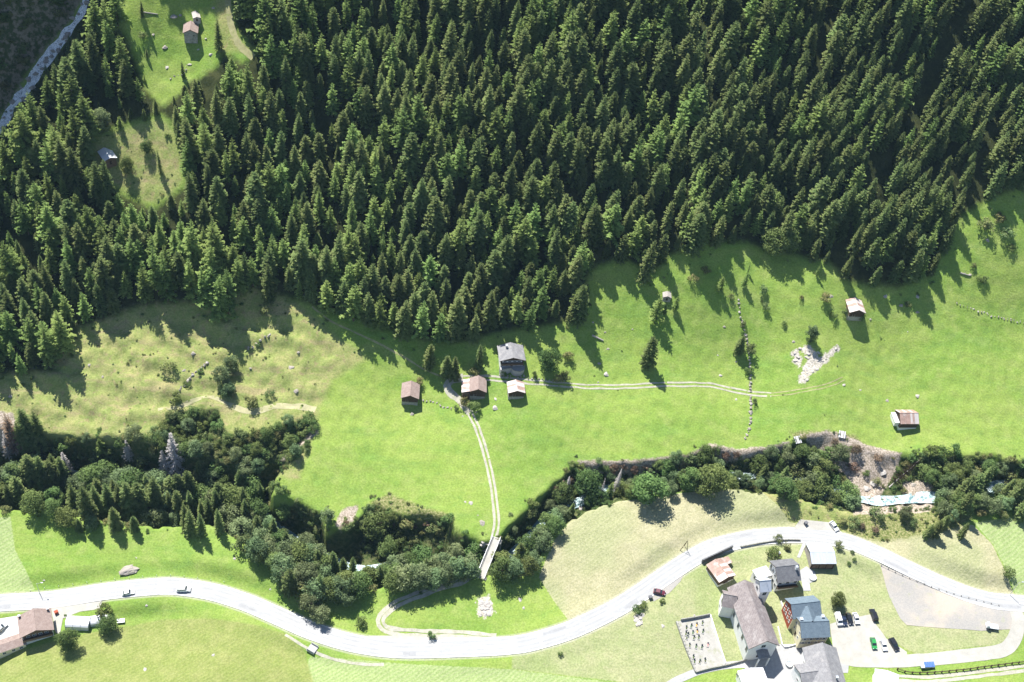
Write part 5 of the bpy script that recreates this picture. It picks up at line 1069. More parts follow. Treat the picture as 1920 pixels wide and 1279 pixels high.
stretch(fill([(110, 915), (180, 925), (300, 925), (330, 940), (320, 970), (200, 975), (110, 960)], 4.2, [('spruce', 4), ('alder', 3), ('broadleaf', 2)], (8, 11)), 'behind the spruce row of the lower left meadow', 'trees along the south rim of the gorge')
stretch([('spruce', 62, 915, 20, 1.25), ('spruce', 83, 916, 20, 1.2), ('spruce', 104, 918, 18, 1.2), ('spruce', 42, 946, 17, 1.4), ('spruce', 22, 955, 16, 1.3), ('broadleaf', 6, 948, 13, 1.0), ('broadleaf', 105, 950, 11, 1.0), ('broadleaf', 103, 968, 9, .9), ('broadleaf', 68, 960, 11, 1.0), ('alder', -20, 940, 12, 1)], 'in the far left gorge clump', 'trees along the south rim of the gorge')
stretch([('spruce', 62, 838, 23, 1.2), ('spruce', 76, 842, 22, 1.2), ('brown', 30, 850, 24, 1.2), ('spruce', 46, 845, 18, 1.1), ('dead', 127, 890, 15, 1.6), ('dead', 243, 864, 13, 1.6), ('dead', 334, 893, 26, 1.6), ('dead', 313, 896, 18, 1.6), ('larch', 190, 850, 9, 1.3), ('dead', 18, 862, 18, 1.1)], 'on the upper left gorge slope', 'conifers on the upper gorge slope')
RIMK = [('green_bush', 5), ('bush', 4), ('alder', 2)]
def rim(px, n, hr_, where, group, kinds=RIMK):
    l = hits(px)[:, :2]; ar = np.concatenate([[0], np.cumsum(np.linalg.norm(np.diff(l, axis=0), axis=1))]); it = []
    for i in range(n):
        s_ = ar[-1] * (i + rnd.uniform(.1, .9)) / n; x, y = np.interp(s_, ar, l[:, 0]) + rnd.uniform(-1, 1), np.interp(s_, ar, l[:, 1]) + rnd.uniform(-3.2, -.6); u, v, _ = proj((x, y, gz(x, y))); k = rnd.choices([q[0] for q in kinds], [q[1] for q in kinds])[0]
        it.append((k, u, v, rnd.uniform(*hr_) * (1.7 if k == 'alder' else 1), rnd.uniform(.9, 1.3)))
    stretch(it, where, group)
rim([(90, 816), (200, 820), (270, 828), (300, 800)], 15, (2.5, 4.5), 'on the gorge rim below the dry meadow', 'bushes on the gorge rim')
rim([(420, 806), (475, 814), (580, 786), (594, 806)], 13, (2.2, 4), 'on the rim of the meadow lobe', 'bushes on the gorge rim')
rim([(578, 836), (515, 900), (508, 928), (560, 940), (605, 964)], 14, (2, 4), 'on the rim left of the green meadow', 'bushes on the gorge rim')
rim([(935, 1015), (965, 982), (1030, 917), (1080, 870)], 15, (2, 4), 'on the rim right of the bridge', 'bushes on the gorge rim')
rim([(1085, 870), (1200, 870), (1290, 860), (1330, 838), (1395, 852), (1480, 834)], 24, (2, 4), 'on the rim of the middle meadow', 'bushes on the gorge rim')
rim([(1690, 853), (1790, 854), (1920, 870), (1960, 874)], 18, (2.5, 4.5), 'on the rim of the right meadow', 'bushes on the gorge rim')
def bankside(u0, u1, n, where, hr_, kinds=(('alder', 4), ('broadleaf', 3), ('spruce', 2))):
    cu = np.array([proj((p[0], p[1], z_))[0] for p, z_ in zip(rv, rvz)]); ii = [i for i in range(2, len(rv) - 2) if u0 < cu[i] < u1]; it = []
    for j in range(n):
        i = ii[int((j + rnd.uniform(.1, .9)) * len(ii) / n)]; t_ = norm2((rv[i + 1] - rv[i - 1])[:2]); o_ = rnd.uniform(3.4, 6.5); x, y = rv[i][0] + t_[1] * o_, rv[i][1] - t_[0] * o_
        k = rnd.choices([q[0] for q in kinds], [q[1] for q in kinds])[0]; u, v, _ = proj((x, y, gz(x, y))); it.append((k, u, v, rnd.uniform(*hr_) * (1.4 if k == 'spruce' else 1), rnd.uniform(1.0, 1.3)))
    stretch(it, where, 'trees on the river bank')
bankside(-40, 130, 12, 'on the river bank at the far left', (9, 13)); bankside(160, 465, 24, 'on the river bank behind the spruce row', (9, 13)); bankside(490, 670, 13, 'on the river bank at the left bend', (7, 10)); bankside(700, 890, 14, 'on the river bank above the looping track', (7, 10))
bankside(935, 1075, 9, 'on the river bank right of the bridge', (6, 9)); bankside(1105, 1600, 26, 'on the river bank above the hayfield', (6, 9), (('alder', 4), ('broadleaf', 4), ('spruce', 1))); bankside(1745, 1830, 6, 'on the river bank right of the white pool', (6, 8)); bankside(1860, 1960, 5, 'on the river bank at the right edge', (6, 8))
stretch(fill([(304, 802), (332, 776), (408, 772), (416, 802), (400, 850), (304, 848)], 2.9, [('green_bush', 6), ('alder', 2), ('bush', 2)], (5, 7.5)), 'in the thicket below the narrow footpath', 'thicket on the upper gorge slope')
stretch(fill([(420, 818), (472, 820), (576, 788), (590, 802), (560, 828), (500, 858), (420, 850)], 2.9, [('green_bush', 7), ('broadleaf', 1), ('alder', 1)], (5, 7.5)), 'in the thicket under the meadow lobe', 'thicket on the upper gorge slope')
stretch(fill([(88, 820), (200, 822), (300, 834), (300, 852), (200, 856), (100, 840)], 4.2, [('green_bush', 4), ('alder', 3), ('bush', 2)], (6, 9)), 'along the rim below the dry meadow', 'thicket on the upper gorge slope')
stretch(fill([(330, 850), (480, 862), (500, 900), (420, 905), (330, 880)], 4.8, [('alder', 3), ('spruce', 2), ('green_bush', 3)], (7, 10)), 'deep in the shaded gorge bend', 'thicket on the upper gorge slope')
stretch(fill([(318, 945), (345, 912), (400, 903), (460, 915), (500, 945), (480, 985), (430, 992), (350, 985)], 4.0, [('spruce', 6), ('alder', 3), ('broadleaf', 1)], (9, 13)), 'in the mixed wood left of the river bend', 'mixed wood on the south gorge side')
stretch(fill([(440, 995), (490, 985), (540, 1000), (610, 1050), (690, 1098), (668, 1128), (590, 1148), (550, 1120), (490, 1070)], 3.9, [('alder', 5), ('broadleaf', 3), ('spruce', 2), ('bush', 1)], (8, 12)), 'in the wood between road and river bend', 'mixed wood on the south gorge side')
stretch(fill([(508, 930), (560, 942), (602, 966), (626, 990), (606, 1010), (560, 992), (520, 965)], 4.6, [('broadleaf', 4), ('alder', 3), ('bush', 2)], (7, 10)), 'on the rim below the left green meadow', 'trees on the north gorge rim')
stretch(fill([(690, 955), (725, 960), (760, 985), (845, 972), (850, 988), (800, 1022), (715, 1040), (690, 1000)], 4.6, [('broadleaf', 3), ('bush', 4), ('alder', 1), ('green_bush', 2)], (6, 9)), 'on the steep bank left of the bridge', 'trees on the north gorge rim')
stretch([('broadleaf', 705, 1000, 13, 1.1)] + fill([(690, 1078), (745, 1062), (850, 1048), (895, 1045), (880, 1074), (800, 1106), (740, 1104), (690, 1094)], 3.9, [('broadleaf', 5), ('alder', 4), ('spruce', 1), ('bush', 1)], (9, 12)), 'along the river above the looping track', 'trees on the south gorge rim')
stretch(fill([(935, 1040), (965, 1000), (1000, 962), (1040, 930), (1072, 938), (1055, 965), (1012, 1050), (1000, 1078), (935, 1088)], 4.0, [('broadleaf', 6), ('alder', 3), ('bush', 1)], (8, 12)), 'right of the bridge', 'trees right of the bridge')
stretch([('broadleaf', 1100, 925, 13, 1.0), ('dead', 1126, 935, 13, .7), ('dead', 1151, 928, 17, .9), ('dead', 1062, 925, 11, 1.2), ('broadleaf', 1212, 940, 14, 1.25), ('broadleaf', 1245, 895, 10, 1.0), ('broadleaf', 1328, 922, 14, 1.15), ('broadleaf', 1290, 915, 11, 1.0), ('broadleaf', 1318, 870, 11, .9)]
        + fill([(1080, 885), (1200, 878), (1290, 870), (1330, 850), (1395, 860), (1400, 905), (1300, 918), (1180, 928), (1100, 950)], 4.3, [('alder', 4), ('broadleaf', 3), ('green_bush', 3), ('bush', 2)], (6, 9)), 'by the river above the pale hayfield', 'trees above the hayfield')
stretch([('broadleaf', 1470, 932, 9, 1.4), ('broadleaf', 1500, 934, 9, 1.4), ('broadleaf', 1528, 924, 10, 1.3), ('broadleaf', 1585, 940, 10, 1.2), ('broadleaf', 1445, 920, 7, 1.2), ('spruce', 1532, 925, 12, 1.2), ('spruce', 1447, 925, 10, 1.2), ('spruce', 1425, 905, 12, 1.2), ('spruce', 1464, 912, 13, 1.2)]
        + fill([(1402, 868), (1480, 848), (1530, 838), (1572, 852), (1575, 930), (1500, 925), (1440, 912), (1402, 900)], 4.2, [('broadleaf', 5), ('alder', 4), ('green_bush', 2), ('bush', 3)], (7, 11)), 'by the river above the lay-by', 'trees above the lay-by')
stretch(fill([(1695, 860), (1800, 850), (1815, 880), (1790, 920), (1745, 912), (1715, 890)], 4.0, [('green_bush', 3), ('broadleaf', 4), ('alder', 2)], (7, 10)), 'right of the landslip', 'trees right of the landslip')
stretch([('spruce', 1790, 950, 20, 1.3), ('spruce', 1808, 945, 19, 1.3), ('spruce', 1798, 965, 15, 1.3), ('spruce', 1830, 925, 18, 1.2), ('spruce', 1895, 945, 15, 1.3), ('spruce', 1910, 970, 13, 1.3), ('alder', 1770, 920, 10, 1.1)]
        + fill([(1750, 952), (1835, 872), (1960, 885), (1960, 955), (1860, 968), (1800, 972)], 4.4, [('broadleaf', 4), ('alder', 4), ('bush', 2), ('green_bush', 2)], (6, 10)), 'at the right end of the gorge', 'trees at the right end of the gorge')
stretch([('alder', 1692, 972, 8, .9), ('spruce', 1735, 1008, 9, 1.3), ('spruce', 1750, 1005, 10, 1.3), ('spruce', 1766, 990, 8, 1.2), ('spruce', 1800, 1008, 9, 1.2), ('alder', 1780, 978, 7, 1.0), ('alder', 1765, 965, 8, 1.0), ('bush', 1645, 968, 5, 1.0), ('bush', 1712, 985, 3.5, 1.0), ('bush', 1875, 972, 4, 1.0), ('bush', 1600, 985, 4, 1.2), ('bush', 1575, 978, 3.5, 1.2)], 'on the scrubby bank below the white pool', 'trees on the scrubby bank')
stretch([('brown_bush', u, v, rnd.uniform(2.2, 3.6), 1.2) for u, v in ((1565, 832), (1605, 848), (1645, 862), (1600, 880), (1580, 862))], 'on the landslip', 'withered bushes on the landslip')
stretch([('brown_bush', u, v, rnd.uniform(2, 3.2), 1.2) for u, v in ((1150, 882), (1170, 878), (1188, 884), (1210, 878), (1250, 872), (1055, 912), (1040, 920), (1070, 905), (1360, 858), (1380, 856))], 'on the rim of the middle meadow', 'withered bushes on the rim')
stretch([('brown_bush', u, v, rnd.uniform(1.6, 2.6), 1.2) for u, v in ((735, 985), (778, 990), (800, 985), (650, 985), (1615, 990), (1640, 995))], 'near the lower river banks', 'withered bushes near the river')
# fallen tree across the landslip
A_, C_ = hit(1668, 914), hit(1724, 866); d_ = Vector(C_ + np.array([0, 0, 1.2]) - A_); L_ = 19.0
o = thing('fallen_tree', 'withered brown spruce toppled over the landslip', 'dead tree', tuple(A_ + np.array([0, 0, .8]))); o.rotation_euler = d_.to_track_quat('Z', 'Y').to_euler(); o.scale = (L_ / 20, L_ / 20, d_.length * 1.02 / 20)
mkobj('trunk', TREES['brown']['trunks'][0], o); mkobj('crown', TREES['brown']['crowns'][0], o)

# ------------------------------------------------------------------ the forest
pts = []; cell = {}; tries = 0; MIND = 4.2
occ = np.array(OCC)
cand = rng.uniform([X0 + 5, 215], [X1 - 5, Y1 - 6], (42000, 2)); cs = samp(s_gap, cand[:, 0], cand[:, 1]); cd = samp(ds, cand[:, 0], cand[:, 1])
dn = snoise(cand[:, 0], cand[:, 1], 31, 30)
for (x, y), e, dd, dv in zip(cand, cs, cd, dn):
    if e < 0.3 or dd < 8: continue
    md = MIND * (1.28 if dv < -.7 else .92 if dv > .8 else 1.06)
    if e < 5: md *= 1.08
    i, j = int(x // 6), int(y // 6); ok = True
    for a in (-1, 0, 1):
        for b_ in (-1, 0, 1):
            for q in cell.get((i + a, j + b_), ()):
                if (q[0] - x) ** 2 + (q[1] - y) ** 2 < md * md: ok = False; break
            if not ok: break
        if not ok: break
    if not ok or (len(occ) and np.min((occ[:, 0] - x) ** 2 + (occ[:, 1] - y) ** 2) < 9): continue
    cell.setdefault((i, j), []).append((x, y)); pts.append((x, y, e))
spec_n = [float(v) for v in snoise(np.array([p[0] for p in pts]), np.array([p[1] for p in pts]), 41, 45)]
ft = []
def inpx(poly, u, v):
    c_ = False
    for i in range(len(poly)):
        (ax, ay), (bx, by) = poly[i], poly[(i + 1) % len(poly)]
        if (ay > v) != (by > v) and u < (bx - ax) * (v - ay) / (by - ay) + ax: c_ = not c_
    return c_
OPEN = [CLEAR[0], CLEAR[1], [(-200, 330), (0, 228), (45, 165), (75, 125), (110, 85), (140, 45), (165, 0), (190, -80), (-200, -80)], [(935, 640), (985, 640), (985, 700), (935, 700)]]
SHADE = [hits([(190, 290), (250, 262), (322, 258), (335, 345), (285, 376), (235, 352)])[:, :2], hits([(240, 60), (300, 10), (420, 10), (425, 90), (352, 150), (306, 180)])[:, :2]]
sh_d = np.array([-sv.x, -sv.y]) / sv.z
for (x, y, e), sn in zip(pts, spec_n):
    z = gz(x, y); u, v, dep = proj((x, y, z))
    pl = np.interp(u, [0, 500, 900, 1300, 1900], [.62, .55, .36, .2, .14]) + .22 * sn
    kind = 'larch' if rnd.random() < pl else 'spruce'
    h = rnd.gauss(17.0, 3.5) * (1 + .04 * sn) * np.interp(e, [0, 3, 14], [1.12, 1.18, 1.0] if u < 1000 else [.88, .95, 1.0]); h = max(9, min(29, h))
    if rnd.random() < .10: h *= .6
    for tr in range(3):
        bad = False
        for k_ in (.45, .75, 1.0):
            ut, vt, _ = proj((x, y, z + h * k_))
            if any(inpx(po, ut, vt) for po in OPEN): bad = True
        if not bad: break
        h *= .6
    if bad: continue
    for po in SHADE:
        for k_ in (.35, .55, .75, .9, 1.0):
            lx, ly = x, y
            for _ in range(60):
                lx += sh_d[0] * .7; ly += sh_d[1] * .7; zz_ = z + h * k_ - .7 * (_ + 1)
                if zz_ < samp(Z, lx, ly): break
            if sdf(po, np.array([lx]), np.array([ly]))[0] > 0: h = min(h, rnd.uniform(5, 7)); break
    ut, vt, _ = proj((x, y, z + h)); ft.append((kind, x, y, z, h, u, v, ut, vt, h * F / dep))
def zone(u, v):
    if u < 345 and v < 440: return 'in the forest around the two clearings'
    if u < 560: return 'in the lower left forest above the dry meadow'
    if u < 800: return 'in the forest above the lone brown barn'
    if u < 1110: return 'in the forest above the chalet'
    if u < 1460: return 'in the forest above the lone meadow spruce'
    return 'in the dense forest of the right slope'
left_over = {'spruce': [], 'larch': []}
for kind in ('spruce', 'larch'):
    mine = [t for t in ft if t[0] == kind]
    vis = [t for t in mine if -10 < t[7] < 1930 and 4 < t[8] and t[6] < 1279 and t[5] > -20]
    vis.sort(key=lambda t: -t[9] - (30 if samp(s_for, t[1], t[2]) < 8 else 0)); keep = vis[:(205 if kind == 'spruce' else 280)]; ks = set(id(t) for t in keep)
    edge = {}
    for t in sorted(keep, key=lambda q: q[5]):
        z_ = zone(t[5], t[6])
        if 'clearings' not in z_ and 'right slope' not in z_ and samp(s_for, t[1], t[2]) < 7: edge.setdefault(z_, []).append(id(t))
    for t in keep:
        z_ = zone(t[5], t[6])
        if id(t) in edge.get(z_, ()):
            plant(kind, t[1], t[2], t[4], '%s %s from the left along the %s' % (ordn(edge[z_].index(id(t))), 'spruce' if kind == 'spruce' else 'larch', z_.replace('in the forest above', 'forest edge above').replace('in the lower left forest above', 'forest edge above')), 'forest edge %s trees' % kind, rnd.uniform(1.0, 1.35), .02, z=t[3] - .2); continue
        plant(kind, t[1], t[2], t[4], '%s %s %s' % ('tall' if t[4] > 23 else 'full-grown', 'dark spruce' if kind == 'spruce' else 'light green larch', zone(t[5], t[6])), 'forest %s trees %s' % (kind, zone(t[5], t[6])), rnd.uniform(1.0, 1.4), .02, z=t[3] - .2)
    left_over[kind] = [t for t in mine if id(t) not in ks]
# the rest of the forest and the undergrowth: geometry-node instances, one object each
def scatter(name, label, pts_, sources, attrs):
    me = bpy.data.meshes.new(name); me.from_pydata([p[:3] for p in pts_], [], [])
    for k, dt in (('rz', 'FLOAT'), ('sc', 'FLOAT'), ('wd', 'FLOAT'), ('pick', 'INT')):
        a_ = me.attributes.new(k, dt, 'POINT'); a_.data.foreach_set('value', np.array(attrs[k], np.int32 if dt == 'INT' else np.float32))
    o = mkobj(name, me); tag(o, label, kind='stuff')
    g_ = bpy.data.node_groups.new(name + '_nodes', 'GeometryNodeTree'); g_.interface.new_socket('Geometry', in_out='INPUT', socket_type='NodeSocketGeometry'); g_.interface.new_socket('Geometry', in_out='OUTPUT', socket_type='NodeSocketGeometry')
    N = g_.nodes; Lk = g_.links; gi = N.new('NodeGroupInput'); go = N.new('NodeGroupOutput'); jn = N.new('GeometryNodeJoinGeometry')
    for so_ in reversed(sources):
        oi = N.new('GeometryNodeObjectInfo'); oi.inputs['Object'].default_value = so_; oi.inputs['As Instance'].default_value = True; Lk.new(oi.outputs['Geometry'], jn.inputs[0])
    def na(nm_, dt): q = N.new('GeometryNodeInputNamedAttribute'); q.data_type = dt; q.inputs['Name'].default_value = nm_; return q.outputs['Attribute']
    iop = N.new('GeometryNodeInstanceOnPoints'); m2p = N.new('GeometryNodeMeshToPoints'); Lk.new(gi.outputs[0], m2p.inputs[0]); Lk.new(m2p.outputs[0], iop.inputs['Points']); Lk.new(jn.outputs[0], iop.inputs['Instance'])
    iop.inputs['Pick Instance'].default_value = True; Lk.new(na('pick', 'INT'), iop.inputs['Instance Index'])
    cx_ = N.new('ShaderNodeCombineXYZ'); Lk.new(na('rz', 'FLOAT'), cx_.inputs[2]); Lk.new(cx_.outputs[0], iop.inputs['Rotation'])
    sx_ = N.new('ShaderNodeCombineXYZ'); Lk.new(na('wd', 'FLOAT'), sx_.inputs[0]); Lk.new(na('wd', 'FLOAT'), sx_.inputs[1]); Lk.new(na('sc', 'FLOAT'), sx_.inputs[2]); Lk.new(sx_.outputs[0], iop.inputs['Scale'])
    Lk.new(iop.outputs[0], go.inputs[0]); md = o.modifiers.new('scatter', 'NODES'); md.node_group = g_; return o
def merged(kind, i):
    T = TREES[kind]; c_ = T['crowns'][i]; t_ = T['trunks'][i % len(T['trunks'])]; me = c_.copy(); bm = bmesh.new(); bm.from_mesh(me); n0 = len(bm.faces); bm.from_mesh(t_); bm.faces.ensure_lookup_table()
    for f_ in bm.faces[n0:]: f_.material_index = 1
    bm.to_mesh(me); bm.free(); me.materials.append(t_.materials[0]); return bpy.data.objects.new('source_' + kind, me)
for kind in ('spruce', 'larch'):
    src = [merged(kind, i) for i in range(6)]; lo_ = left_over[kind]
    at = dict(rz=[rnd.uniform(0, 6.28) for _ in lo_], sc=[t[4] / 20 for t in lo_], wd=[t[4] / 20 * rnd.uniform(1.0, 1.4) for t in lo_], pick=[rnd.randrange(6) for _ in lo_])
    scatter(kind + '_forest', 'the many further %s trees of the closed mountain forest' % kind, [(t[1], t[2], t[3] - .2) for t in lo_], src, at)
# undergrowth on the gorge sides and the cliff
ug = []
cand = rng.uniform([X0 + 20, 100], [X1 - 20, 260], (14000, 2)); cg = samp(np.maximum(sg, sg2), cand[:, 0], cand[:, 1]); cr_ = samp(dr, cand[:, 0], cand[:, 1]); ce = samp(A['earth'], cand[:, 0], cand[:, 1])
bax = np.array([np.linalg.norm(c_ - bm[:2]) for c_ in cand])
for (x, y), a_, b_, e_, q_ in zip(cand, cg, cr_, ce, bax):
    if -0.5 < a_ and b_ > 3.6 and (e_ < 0 or rnd.random() < .12) and q_ > 7: ug.append((x, y, rnd.uniform(.2, .7)))
cand = rng.uniform([X0 + 5, 280], [-110, Y1 - 5], (5000, 2)); cl_ = samp(A['cliff'], cand[:, 0], cand[:, 1])
for (x, y), a_ in zip(cand, cl_):
    if a_ > 2 and rnd.random() < .6: ug.append((x, y, rnd.uniform(.35, 1.0)))
    elif -16 < a_ < -6 and rnd.random() < .35: ug.append((x, y, rnd.uniform(.2, .6)))
cand = rng.uniform([X0 + 20, 130], [X1 - 20, 300], (9000, 2)); cs_ = samp(A['scrub'], cand[:, 0], cand[:, 1])
for (x, y), a_ in zip(cand, cs_):
    if a_ > 0 and rnd.random() < .7: ug.append((x, y, rnd.uniform(.12, .3)))
tu = []
cand = rng.uniform([X0 + 10, 100], [X1 - 10, 330], (16000, 2)); cdry = samp(A['dry'], cand[:, 0], cand[:, 1]); cfo = samp(s_for, cand[:, 0], cand[:, 1]); cgo = samp(sg, cand[:, 0], cand[:, 1]); crd = samp(d_road, cand[:, 0], cand[:, 1]); chy = np.maximum(np.maximum(samp(A['hay'], cand[:, 0], cand[:, 1]), samp(A['pale'], cand[:, 0], cand[:, 1])), samp(A['olive'], cand[:, 0], cand[:, 1])); clu = snoise(cand[:, 0], cand[:, 1], 77, 14)
for (x, y), d1, d2, d3, d4, d5, cl in zip(cand, cdry, cfo, cgo, crd, chy, clu):
    if d2 > 0 or d3 > -1 or d4 < 7 or d5 > -1.5 or x > 130 and y < 150: continue
    pr_ = .55 if (d1 > 0 and cl > .6) else .12 if d1 > 0 else .015 if cl > .4 else .003
    if -4 < d2: pr_ += .25
    if -3.5 < d3: pr_ += .3
    if rnd.random() < pr_: tu.append((x, y, rnd.uniform(.06, .22) * (1.4 if -4 < d2 or -3.5 < d3 else 1)))
src = [bpy.data.objects.new('source_tussock', TREES[k]['crowns'][i]) for k in ('bush', 'green_bush') for i in (0, 1, 2)]
scatter('tussocks', 'scattered weeds and grass tussocks on the meadows', [(x, y, gz(x, y) - .05) for x, y, _ in tu], src, dict(rz=[rnd.uniform(0, 6.28) for _ in tu], sc=[q[2] * rnd.uniform(.5, 1) for q in tu], wd=[q[2] * rnd.uniform(1, 1.6) for q in tu], pick=[rnd.randrange(6) for _ in tu]))
src = [bpy.data.objects.new('source_shrub', TREES[k]['crowns'][i]) for k in ('bush', 'green_bush') for i in (0, 1, 2)]
scatter('undergrowth', 'low shrubs and ferns covering the gorge banks and cliff', [(x, y, gz(x, y) - .1) for x, y, _ in ug], src, dict(rz=[rnd.uniform(0, 6.28) for _ in ug], sc=[q[2] for q in ug], wd=[q[2] * rnd.uniform(1, 1.4) for q in ug], pick=[rnd.randrange(6) for _ in ug]))

# ------------------------------------------------------------------ rocks
def rock(u, v, sz, label, pale=False, group='boulders on the meadows'):
    p = hit(u, v); o = mkobj('boulder', (RP if pale else RK)[rnd.randrange(4)]); tag(o, label, 'boulder', group); sz *= .82; o.location = (p[0], p[1], p[2] - sz * .06); k = sz / 2
    o.scale = (k * rnd.uniform(.9, 1.3), k * rnd.uniform(.8, 1.1), k * rnd.uniform(.55, .85)); o.rotation_euler = (rnd.uniform(-.25, .25), rnd.uniform(-.25, .25), rnd.uniform(0, 6.28)); return o
for a in [(1140, 654, 1.8, 'grey boulder below the felled log'), (1137, 701, 2.6, 'larger grey boulder right of the chalet meadow', 1), (1123, 681, 2.2, 'brownish boulder above the larger grey one'), (1122, 717, 1.2, 'small stone just above the meadow track'), (1112, 604, 1.2, 'small stone below the tall edge spruce'), (1135, 623, 1.2, 'small stone right of the felled log'), (1186, 617, 1.0, 'tiny stone left of the lone larch'),
 (772, 776, 2.4, 'boulder below the lone brown barn'), (929, 764, 3.2, 'tall grey boulder between the two lower barns', 1), (930, 748, 1.6, 'narrow pale stone above the tall boulder', 1), (884, 792, 1.2, 'flat stone left of the farm track'), (868, 780, 1.0, 'small pale stone beside the farm track', 1), (893, 772, 1.4, 'grey stone under the track bushes'),
 (884, 943, 2.2, 'white boulder left of the lower farm track', 1), (872, 941, 1.2, 'small white stone beside the white boulder', 1), (906, 980, 3.4, 'brown flat boulder near the bridge'), (896, 966, .9, 'small stone above the brown flat boulder'), (1351, 703, 2.0, 'white boulder left of the rubble wall', 1), (1381, 749, 1.5, 'white stone below the meadow track', 1), (1358, 612, 1.4, 'grey stone left of the broad conifer'),
 (1582, 721, 1.8, 'pale boulder at the faint track end', 1), (1613, 731, 1.1, 'small pale stone right of the faint track end', 1), (1664, 751, 2.2, 'brown boulder above the rusty red barn'), (1721, 742, 2.0, 'white boulder right above the rusty red barn', 1), (1488, 640, 1.8, 'brown stone above the pale outcrop'), (1346, 666, .9, 'tiny white stone on the right meadow', 1), (1380, 678, .9, 'tiny stone left of the rubble wall', 1), (1702, 622, .8, 'tiny white stone far right of the forest-edge barn', 1),
 (546, 690, 3.0, 'grey boulder on the dry meadow below the terrace wall'), (362, 662, 2.4, 'grey boulder near the top of the terrace wall'), (345, 695, 2.0, 'grey stone left of the terrace wall'), (20, 742, 2.8, 'boulder in the shadow at the far left meadow'), (168, 684, 1.8, 'stone at the tip of the forest shadow'), (192, 706, 1.6, 'dark stone left of the sprawling bush'), (556, 732, 2.6, 'mossy boulder above the footpath'), (560, 660, 1.8, 'small boulder left of the green meadow edge'), (470, 690, 1.4, 'stone right of the alder clump'),
 (326, 30, 4.0, 'large grey rock at the top of the upper clearing'), (338, 28, 2.0, 'smaller grey rock beside the large one'), (309, 88, 2.8, 'brown rock in the middle of the upper clearing'), (287, 64, 1.6, 'dark stone left of the upper barn'), (314, 126, 2.2, 'pale rock in the lower part of the upper clearing', 1), (386, 72, 1.5, 'small stone right of the upper barn', 1), (395, 102, 2.4, 'pale rock below the dark spruce', 1), (400, 14, 2.0, 'pale rock in the top right of the upper clearing', 1), (372, 92, 1.4, 'stone below the upper barn', 1), (356, 120, 1.8, 'pale rock by the tumbled stone line', 1),
 (1243, 1174, 1.8, 'pale stone left of the graveyard', 1), (976, 1124, 2.0, 'upper pale stone right of the stone heap', 1), (982, 1140, 1.6, 'lower pale stone right of the stone heap', 1), (892, 1130, 1.0, 'small white stone left of the stone heap', 1), (272, 1256, 2.0, 'flat pale stone on the lower left field', 1), (400, 1229, 1.6, 'small flat stone on the lower left field', 1), (507, 1105, 1.0, 'small white stone above the road bend', 1), (440, 1047, 1.5, 'pale stone on the lower left meadow', 1), (83, 1088, 1.0, 'little white stone beside the mown strip', 1), (256, 1046, .9, 'tiny white stone above the big flat rock', 1), (275, 1135, 1.2, 'white stone below the road near the tents', 1), (1302, 1154, 1.2, 'white stone above the graveyard', 1),
 (1820, 515, 2.0, 'brown boulder above the long dark wall'), (1852, 450, 2.4, 'brown boulder on the far right slope'), (1690, 572, 2.4, 'grey rock in the forest shadow right of the barn'), (1720, 585, 1.8, 'grey rock at the shadow edge right of the barn'), (1660, 555, 2.2, 'pale rock in the forest shadow', 1), (1720, 555, 2.4, 'pale rock at the forest foot', 1), (1558, 555, 2.0, 'pale stone behind the forest-edge barn', 1), (1632, 598, 1.4, 'grey stone beside the forest-edge barn'),
 (1255, 548, 2.0, 'grey rock beside the little stone hut'), (1640, 905, 4.5, 'large pale slab on the landslip', 1), (1625, 915, 3.5, 'pale slab near the river on the landslip', 1), (1655, 885, 3.0, 'pale block high on the landslip', 1), (1712, 908, 3.0, 'brown boulder at the head of the white pool'), (1735, 925, 2.2, 'grey boulder right of the white pool'), (1625, 945, 2.2, 'wet boulder at the left end of the rapids'), (1640, 934, 1.8, 'brown boulder at the foot of the landslip'), (1672, 936, 2.6, 'wet boulder in the middle of the rapids'), (1700, 928, 1.8, 'small wet boulder above the pool'), (1748, 938, 2.4, 'brown boulder at the right pool edge'), (1610, 938, 2.0, 'grey boulder under the left trees'),
 (1690, 945, 2.4, 'wet boulder in the white pool'), (1650, 948, 2.0, 'wet boulder left of the white pool'), (1090, 952, 2.6, 'white boulder in the river above the hayfield', 1), (1062, 965, 2.0, 'grey boulder in the river near the bridge wood'), (478, 950, 3.0, 'white boulder in the left river bend', 1)]:
    rock(a[0], a[1], a[2], a[3], len(a) > 4)
for i_ in range(46):
    k_ = 2 + int((len(st_w) - 4) * (i_ + rnd.random()) / 46); q_ = st_w[k_] + np.array([rnd.uniform(-2.2, 2.2), rnd.uniform(-2.2, 2.2)]); o = mkobj('boulder', RK[rnd.randrange(4)]); tag(o, 'dark wet boulder in the white mountain stream', 'boulder', 'boulders in the mountain stream'); o.location = (q_[0], q_[1], gz(q_[0], q_[1]) + .35); k_ = rnd.uniform(.7, 1.6); o.scale = (k_, k_ * .8, k_ * .8); o.rotation_euler = (0, 0, rnd.uniform(0, 6.28))
def heap(name, label, cat, spots, pale=True):
    ps = [hit(u, v) for u, v, _ in spots]; c_ = ps[0]; o = thing(name, label, cat, c_)
    for p, (u, v, sz) in zip(ps, spots):
        q = mkobj('stone', (RP if pale else RK)[rnd.randrange(4)], o); q.location = tuple(p - c_ + np.array([0, 0, sz * .06])); k = sz / 2; q.scale = (k * rnd.uniform(.9, 1.4), k * rnd.uniform(.8, 1.2), k * rnd.uniform(.35, .6)); q.rotation_euler = (rnd.uniform(-.2, .2), rnd.uniform(-.2, .2), rnd.uniform(0, 6.28))
sp_ = []
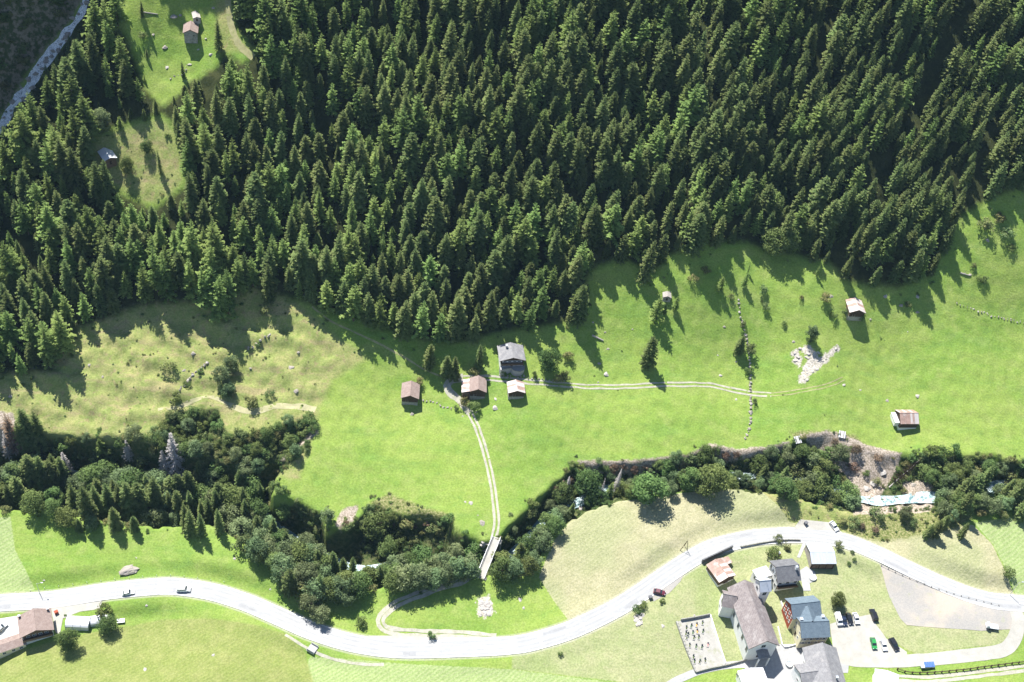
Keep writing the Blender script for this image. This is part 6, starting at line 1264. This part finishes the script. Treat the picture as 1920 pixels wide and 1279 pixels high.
for ln, n, w__ in (([(1487, 662), (1497, 680)], 5, 6), ([(1508, 655), (1528, 665), (1534, 680)], 7, 8), ([(1532, 680), (1515, 695), (1502, 712)], 9, 9), ([(1536, 680), (1550, 668), (1568, 652)], 6, 4), ([(1515, 668), (1525, 690)], 5, 9)):
    for i in range(n):
        t = i / (n - 1) * (len(ln) - 1); k = min(int(t), len(ln) - 2); t -= k; sp_.append((ln[k][0] + (ln[k + 1][0] - ln[k][0]) * t + rnd.uniform(-w__, w__), ln[k][1] + (ln[k + 1][1] - ln[k][1]) * t + rnd.uniform(-w__, w__), rnd.uniform(.4, 1.5)))
heap('rock_outcrop', 'branching pale rock outcrop on the right meadow', 'rock outcrop', sp_)
heap('flat_rock', 'big flat rock slab above the main road at left', 'rock slab', [(240, 1070, 5.0), (231, 1073, 2.4), (250, 1070, 2.6), (244, 1064, 2.2)], False)
heap('stone_heap', 'heap of pale stones on the green below the bridge', 'stone heap', [(905 + rnd.uniform(-5, 18), 1128 + rnd.uniform(0, 26), rnd.uniform(.8, 1.8)) for _ in range(22)])
heap('stone_heap', 'heap of pale stones on the slope below the sandy turnout', 'stone heap', [(1196 + rnd.uniform(-4, 10), 1148 + rnd.uniform(0, 24), rnd.uniform(.8, 1.6)) for _ in range(16)])
heap('stone_heap', 'small scree of stones at the bank left of the bridge', 'stone heap', [(905 + rnd.uniform(-6, 8), 1022 + rnd.uniform(-8, 14), rnd.uniform(.8, 1.6)) for _ in range(14)])


# ------------------------------------------------------------------ thin blue valley haze
m = MB(); zb_ = float(Z.min()) - 1.0; m.box(((X0 + X1) / 2, (Y1 - 130) / 2 + 2, (zb_ + CAMZ + 6) / 2), (X1 - X0 + 20, Y1 + 150, CAMZ + 6 - zb_)); hz = m.build('haze', [])
b = NB('haze_air'); v_ = b.n('ShaderNodeVolumePrincipled', {'Density': 0.000032, 'Anisotropy': 0.0}); v_.inputs['Color'].default_value = (0.45, 0.70, 1.0, 1); b.t.links.new(v_.outputs[0], b.out.inputs['Volume']); hz.data.materials.append(b.m); tag(hz, 'thin blue haze filling the valley air', kind='stuff')
